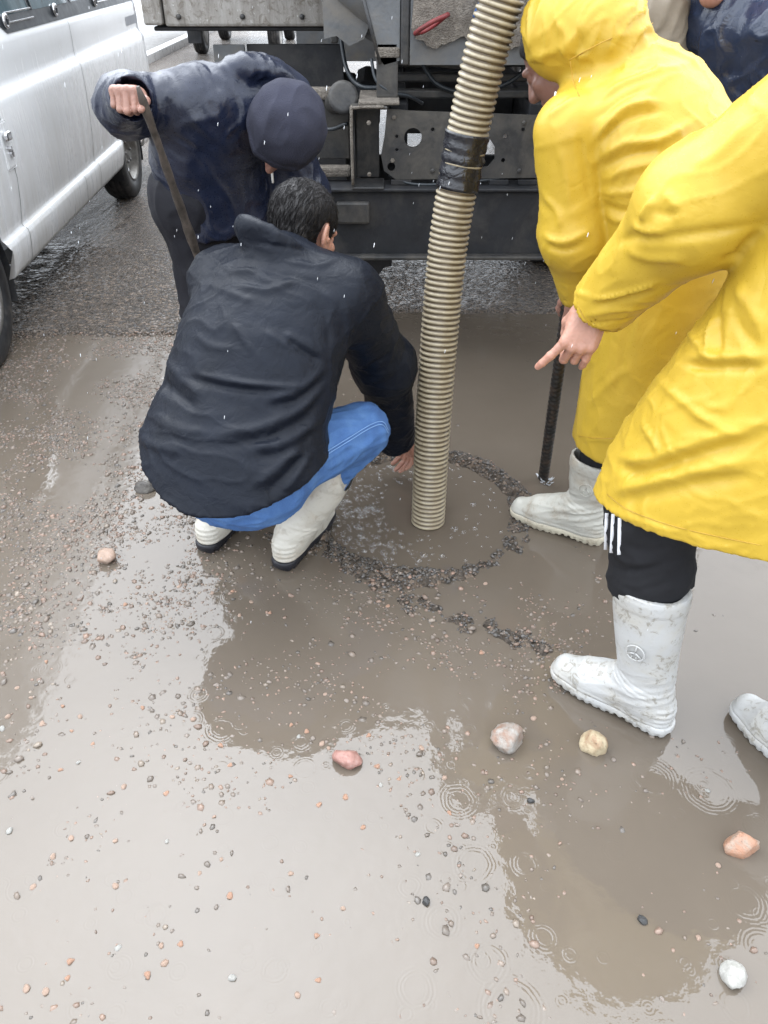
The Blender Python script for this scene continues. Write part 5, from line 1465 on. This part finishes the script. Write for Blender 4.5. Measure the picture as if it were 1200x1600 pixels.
boot(pA, (-.625, 2.68, 0), A(.5, -.86), M['boot_dark'], M['sole_black'], .30, 0, 0, res=.006)
boot(pA, (-.44, 2.82, 0), A(.6, -.8), M['boot_dark'], M['sole_black'], .30, 0, 0, res=.006)
cg = JA['head'] + HA @ A(.0, .092, -.066)
cigo, cigd = A(-.352, 2.575, 1.004), nrm(A(.01, -.02, -1))
V, F = lathe([(.0001, 0), (.0038, 0), (.0038, .058), (.0001, .058)], cigo, cigd, 12)
cig = add('cigarette', V, F, M['cig'], smooth=True, base=cigo)
tag(cig, 'white cigarette hanging from the mouth of the man in the knit cap', 'cigarette')

# =========================================================== two helpers behind, mostly hidden
def helper(label, x, y, lean, mat, hat, face, zoff=0.0):
    p = thing('person', label, 'person', (x, y, 0))
    f = nrm(face); l = nrm(np.cross(f, A(0, 0, 1)))
    b = A(x, y, 0)
    J = dict(pelvis=b + A(0, 0, .92), chest=b + A(lean[0] * .5, lean[1] * .5, 1.18 + zoff), neck=b + A(lean[0], lean[1], 1.40 + zoff), head=b + A(lean[0] * 1.25, lean[1] * 1.25, 1.54 + zoff) + f * .05, hf=nrm(f + A(0, 0, -.5)), hu=nrm(A(lean[0], lean[1], 1)))
    for s, sg in (('L', -1), ('R', 1)):
        J['hip' + s] = b + l * sg * .09 + A(0, 0, .90); J['knee' + s] = b + l * sg * .10 + A(0, 0, .49) + f * .03; J['ank' + s] = b + l * sg * .10 + A(0, 0, .10)
        J['sh' + s] = J['neck'] + l * sg * .19 + A(0, 0, -.055); J['el' + s] = J['sh' + s] + l * sg * .05 + A(0, 0, -.29) - f * .06; J['wr' + s] = J['el' + s] + A(0, 0, -.24) + f * .04 - l * sg * .03
    hs_ = [hand_at(J['wr' + s], A(0, 0, -1) + f * .15, f, l * sg, curl=RELAX, h=.004) for s, sg in (('L', -1), ('R', 1))]
    o, HM = body(p, J, M['skin'], hs_, l, .016)
    V, F = sculpt(U(.05, leg(J['hipL'], J['kneeL'], J['ankL'], (.11, .09, .07)), leg(J['hipR'], J['kneeR'], J['ankR'], (.11, .09, .07)), cone(J['hipL'], J['hipR'], .13, .13)), b + A(-.3, -.3, .03), b + A(.3, .3, 1.12), .012, lambda V, N: .004 * fbm(V * 12, 2), 1)
    add('trousers', V, F, M['dark_trousers'], p)
    t_ = etube([b + A(0, 0, .78), J['pelvis'], J['chest'], J['neck'] - A(0, 0, .06)], [.19, .195, .215, .13], [.15, .15, .15, .11], l, 3, .5)
    g = U(.05, t_, *[sleeve(J['sh' + s], J['el' + s], J['wr' + s], (.095, .085, .06)) for s in 'LR'], cone(J['shL'], J['neck'] - A(0, 0, .05), .09, .09), cone(J['shR'], J['neck'] - A(0, 0, .05), .09, .09),
          minus(etube([J['neck'] - A(0, 0, .06), J['neck'] + A(0, 0, .03)], [.10, .085], [.09, .08], l), etube([J['neck'] - A(0, 0, .03), J['neck'] + A(0, 0, .09)], [.075, .072], [.068, .065], l), .003))
    V, F = sculpt(g, J['pelvis'] - A(.6, .6, .25), J['neck'] + A(.6, .6, .2), .0085, lambda V, N: .008 * drag(V, A(.5, .2, .8), 4, 15, x * 7, 1.5) + .004 * fbm(V * 14, 2), 1)
    add('jacket', V, F, mat, p)
    V, F = hair_cap(HM, J['head'], .006, None, .003, .006); add('hair', V, F, M['hair'], p)
    boot(p, b + l * -.1, f, M['boot_dark'], M['sole_black'], .3, 0, 0, res=.007); boot(p, b + l * .1, f, M['boot_dark'], M['sole_black'], .3, 0, 0, res=.007)
    return p
helper('man in a dark blue rain jacket standing at the back by the truck tail', 1.32, 2.95, (-.22, -.06), M['blue_glossy'], None, A(-.75, -.55, 0))
helper('man in a tan work coat at the back between the raincoat and the truck', 1.20, 3.20, (-.36, -.05), M['tan_coat'], None, A(-.9, -.2, 0), .04)

SV0, SF0 = ico(1)
# ------------------------------------------------------------------ rods in the hands
def rebar(a, b, r, pitch=.014, rib=.0022, mat=None):
    L = np.linalg.norm(b - a); s = np.arange(0, L, pitch / 4); ph = (np.arange(len(s)) % 4)
    P = a + np.outer(s / L, b - a)
    R = r + rib * (ph == 0)
    V, F = tube(P, R, 14)
    return V, F
V, F = rebar(A(.578, 2.315, -.03), A(.503, 2.03, .80), .0155, .020, .0038)
rc = add('iron_rod', V, F, M['rod'], base=A(.578, 2.315, 0))
tag(rc, 'dark ribbed iron rod standing in the water beside the grey boot', 'rod')
sa, sb = A(-.612, 2.165, 1.268), A(-.500, 2.66, -.0)
P = np.linspace(0, 1, 40)[:, None] * (sb - sa) + sa
R = np.interp(np.linspace(0, 1, 40), [0, .03, .25, 1], [.006, .0105, .013, .014]) + .0012 * rng.normal(size=40)
V, F = tube(P, R, 12); V = V + (.0015 * fbm(V * 60, 2))[:, None] * A(1, 1, 0)
tag(add('walking_stick', V, F, M['rod_brown'], base=sb), 'brown wooden stick gripped in the fist of the man in navy', 'stick')
# splash where the rod meets the water
ps = []
for k in range(26):
    a = rng.uniform(0, 6.28); d0 = rng.uniform(.006, .032); c = A(.571, 2.292, .0) + A(math.cos(a) * d0 + .012, math.sin(a) * d0, 0)
    d = nrm(A(math.cos(a) * .7, math.sin(a) * .7, rng.uniform(.3, 1.1))); L = rng.uniform(.008, .022)
    ps.append(tube([c, c + d * L * .6, c + d * L], [.0028, .0018, .0003], 5))
o = tag(add('water_splash', *join(ps), M['drop'], base=A(.571, 2.292, 0)), 'small splash of water at the foot of the iron rod', kind='stuff')

# falling rain
RV, RF = [], []; n = 0
for k in range(170):
    c = A(rng.uniform(-1.1, 1.1), rng.uniform(1.2, 3.3), rng.uniform(.15, 1.55)); L = rng.uniform(.003, .006); r = .0008
    v = SV0 * (r, r, L); v = v + v[:, 2:3] * A(.18, 0, 0) + c
    RV.append(v); RF.append(SF0 + n); n += len(v)
tag(add('rain', np.concatenate(RV), np.concatenate(RF), M['drop'], base=A(0, 2, 0)), 'falling raindrops', kind='stuff')
# ------------------------------------------------------------------ foam inside the manhole
bm = bmesh.new(); bmesh.ops.create_uvsphere(bm, u_segments=14, v_segments=10, radius=1); SV, SF = bm_out(bm)
keep = [f for f in SF if all(SV[i][2] > -.05 for i in f)]
ps = []
for k in range(420):
    if k < 330: a = rng.normal(3.35, .75); d = MHR * math.sqrt(rng.uniform(.12, .86))
    else: a = rng.uniform(0, 6.28); d = MHR * math.sqrt(rng.uniform(.2, .86))
    c = A(MH[0] + d * math.cos(a), MH[1] + d * math.sin(a), 0)
    if np.hypot(c[0] - .146, c[1] - 2.05) < .075: continue
    r = float(np.clip(rng.lognormal(math.log(.0062), .45), .003, .016))
    ps.append((SV * (r, r, r * .62) + c, keep))
tag(add('foam_bubbles', *join(ps), M['bubble']), 'foam bubbles floating on the water in the manhole', kind='stuff')

# ------------------------------------------------------------------ stones that lie on their own
def stone(name, label, x, y, r, mat, sq=(1, .85, .7), z=None, rot=0., seed=0, sub=3, cat='stone', group=None):
    bm = bmesh.new(); bmesh.ops.create_icosphere(bm, subdivisions=sub, radius=1); V, F = bm_out(bm); F = np.array(F)
    g = np.random.default_rng(seed)
    for d in g.normal(size=(11, 3)):
        d = nrm(d); h = g.uniform(.62, .9); e = V @ d - h; V = V - np.clip(e, 0, None)[:, None] * d
    V = V * (1 + .10 * fbm(V * 1.6 + seed, 3) + .03 * fbm(V * 6 + seed, 2))[:, None] * np.array(sq) * r
    c, s = math.cos(rot), math.sin(rot); V = V @ np.array([[c, s, 0], [-s, c, 0], [0, 0, 1]])
    z = r * sq[2] * .45 if z is None else z
    return tag(add(name, V + (x, y, z), F, mat, smooth=True, base=A(x, y, z)), label, cat, group)
S1 = stone_mat('stone_greybrown', (.22, .12, .075), (.27, .24, .21), (.38, .37, .35), 22)
S1b = stone_mat('stone_dark', (.05, .045, .04), (.09, .08, .07), (.15, .14, .12), 22)
S2 = stone_mat('stone_yellow', (.25, .13, .07), (.42, .34, .22), (.52, .44, .30), 20)
S3 = stone_mat('stone_red', (.25, .125, .10), (.32, .17, .14), (.40, .27, .24), 40, .4)
S4 = stone_mat('stone_orange', (.30, .25, .20), (.36, .19, .12), (.40, .23, .15), 20)
S5 = stone_mat('stone_grey', (.22, .21, .19), (.35, .34, .31), (.44, .43, .41), 24)
S6 = stone_mat('stone_pink', (.26, .18, .13), (.36, .25, .19), (.40, .32, .26), 20)
S7 = stone_mat('stone_black', (.02, .02, .02), (.035, .034, .033), (.06, .056, .05), 30, .3)
stone('loose_stone', 'grey and brown stone with a chipped pale top', .296, 1.163, .047, S1, (1, .80, .78), None, .3, 3)
stone('loose_stone', 'pale yellow stone with dark specks near the white boot', .500, 1.145, .038, S2, (.85, .95, .95), None, .5, 8)
stone('loose_stone', 'red angular stone lying at the edge of the sky reflection', -.084, 1.110, .040, S3, (1.02, .68, .62), None, -.05, 12)
stone('loose_stone', 'round orange brown stone at the right edge of the puddle', .760, .893, .039, S4, (1.0, .85, .8), None, .2, 21)
stone('loose_stone', 'small light grey stone near the bottom right corner', .648, .638, .026, S5, (1, .95, .9), None, .9, 31)
stone('loose_stone', 'pinkish stone lying left of the squatting man', -.868, 1.850, .036, S6, (1, .9, .75), None, .4, 40)
stone('loose_stone', 'dark flat stone half hidden behind the black coat', -.845, 2.24, .042, S1b, (1, .8, .6), None, .2, 44)
stone('black_pebble', 'black pebble in the bright reflected sky near the bottom', .084, .779, .0105, S7, (.8, 1, .7), None, .3, 51)
stone('black_pebble', 'black pebble in the brown water right of the bottom centre', .509, .742, .0120, S7, (1, .7, .6), None, -.6, 52)
stone('black_pebble', 'black pebble by the right edge of the bright reflection', .330, 1.005, .0095, S7, (1, .7, .7), None, .0, 53)
protos = []
for i, mt in enumerate((S4, S6, S1, S5, S4, S6)):
    bm = bmesh.new(); bmesh.ops.create_icosphere(bm, subdivisions=2, radius=1); V, F = bm_out(bm); g = np.random.default_rng(100 + i)
    for d in g.normal(size=(8, 3)):
        d = nrm(d); h = g.uniform(.55, .85); e = V @ d - h; V = V - np.clip(e, 0, None)[:, None] * d
    protos.append(new_mesh('pebble', V * (1, .8, .62), np.array(F), mt, False))
for k in range(120):
    while True:
        x, y = rng.uniform(-1.0, 1.0), rng.uniform(.5, 1.75)
        w = (1.0 if x < .1 else .35) * (1.3 if y < 1.3 else .6)
        if rng.uniform(0, 1.3) < w and math.hypot(x - MH[0], y - MH[1]) > .42: break
    r = rng.uniform(.005, .0095)
    o = bpy.data.objects.new('pebble', protos[rng.integers(6)]); col.objects.link(o)
    o.location = (x, y, rng.uniform(-.15, .12) * r); o.scale = (r, r, r); o.rotation_euler = (rng.normal(0, .2), rng.normal(0, .2), rng.uniform(0, 6.28))
    tag(o, 'small reddish or grey pebble lying alone in the shallow muddy water', 'pebble', 'pebbles lying in the puddle')
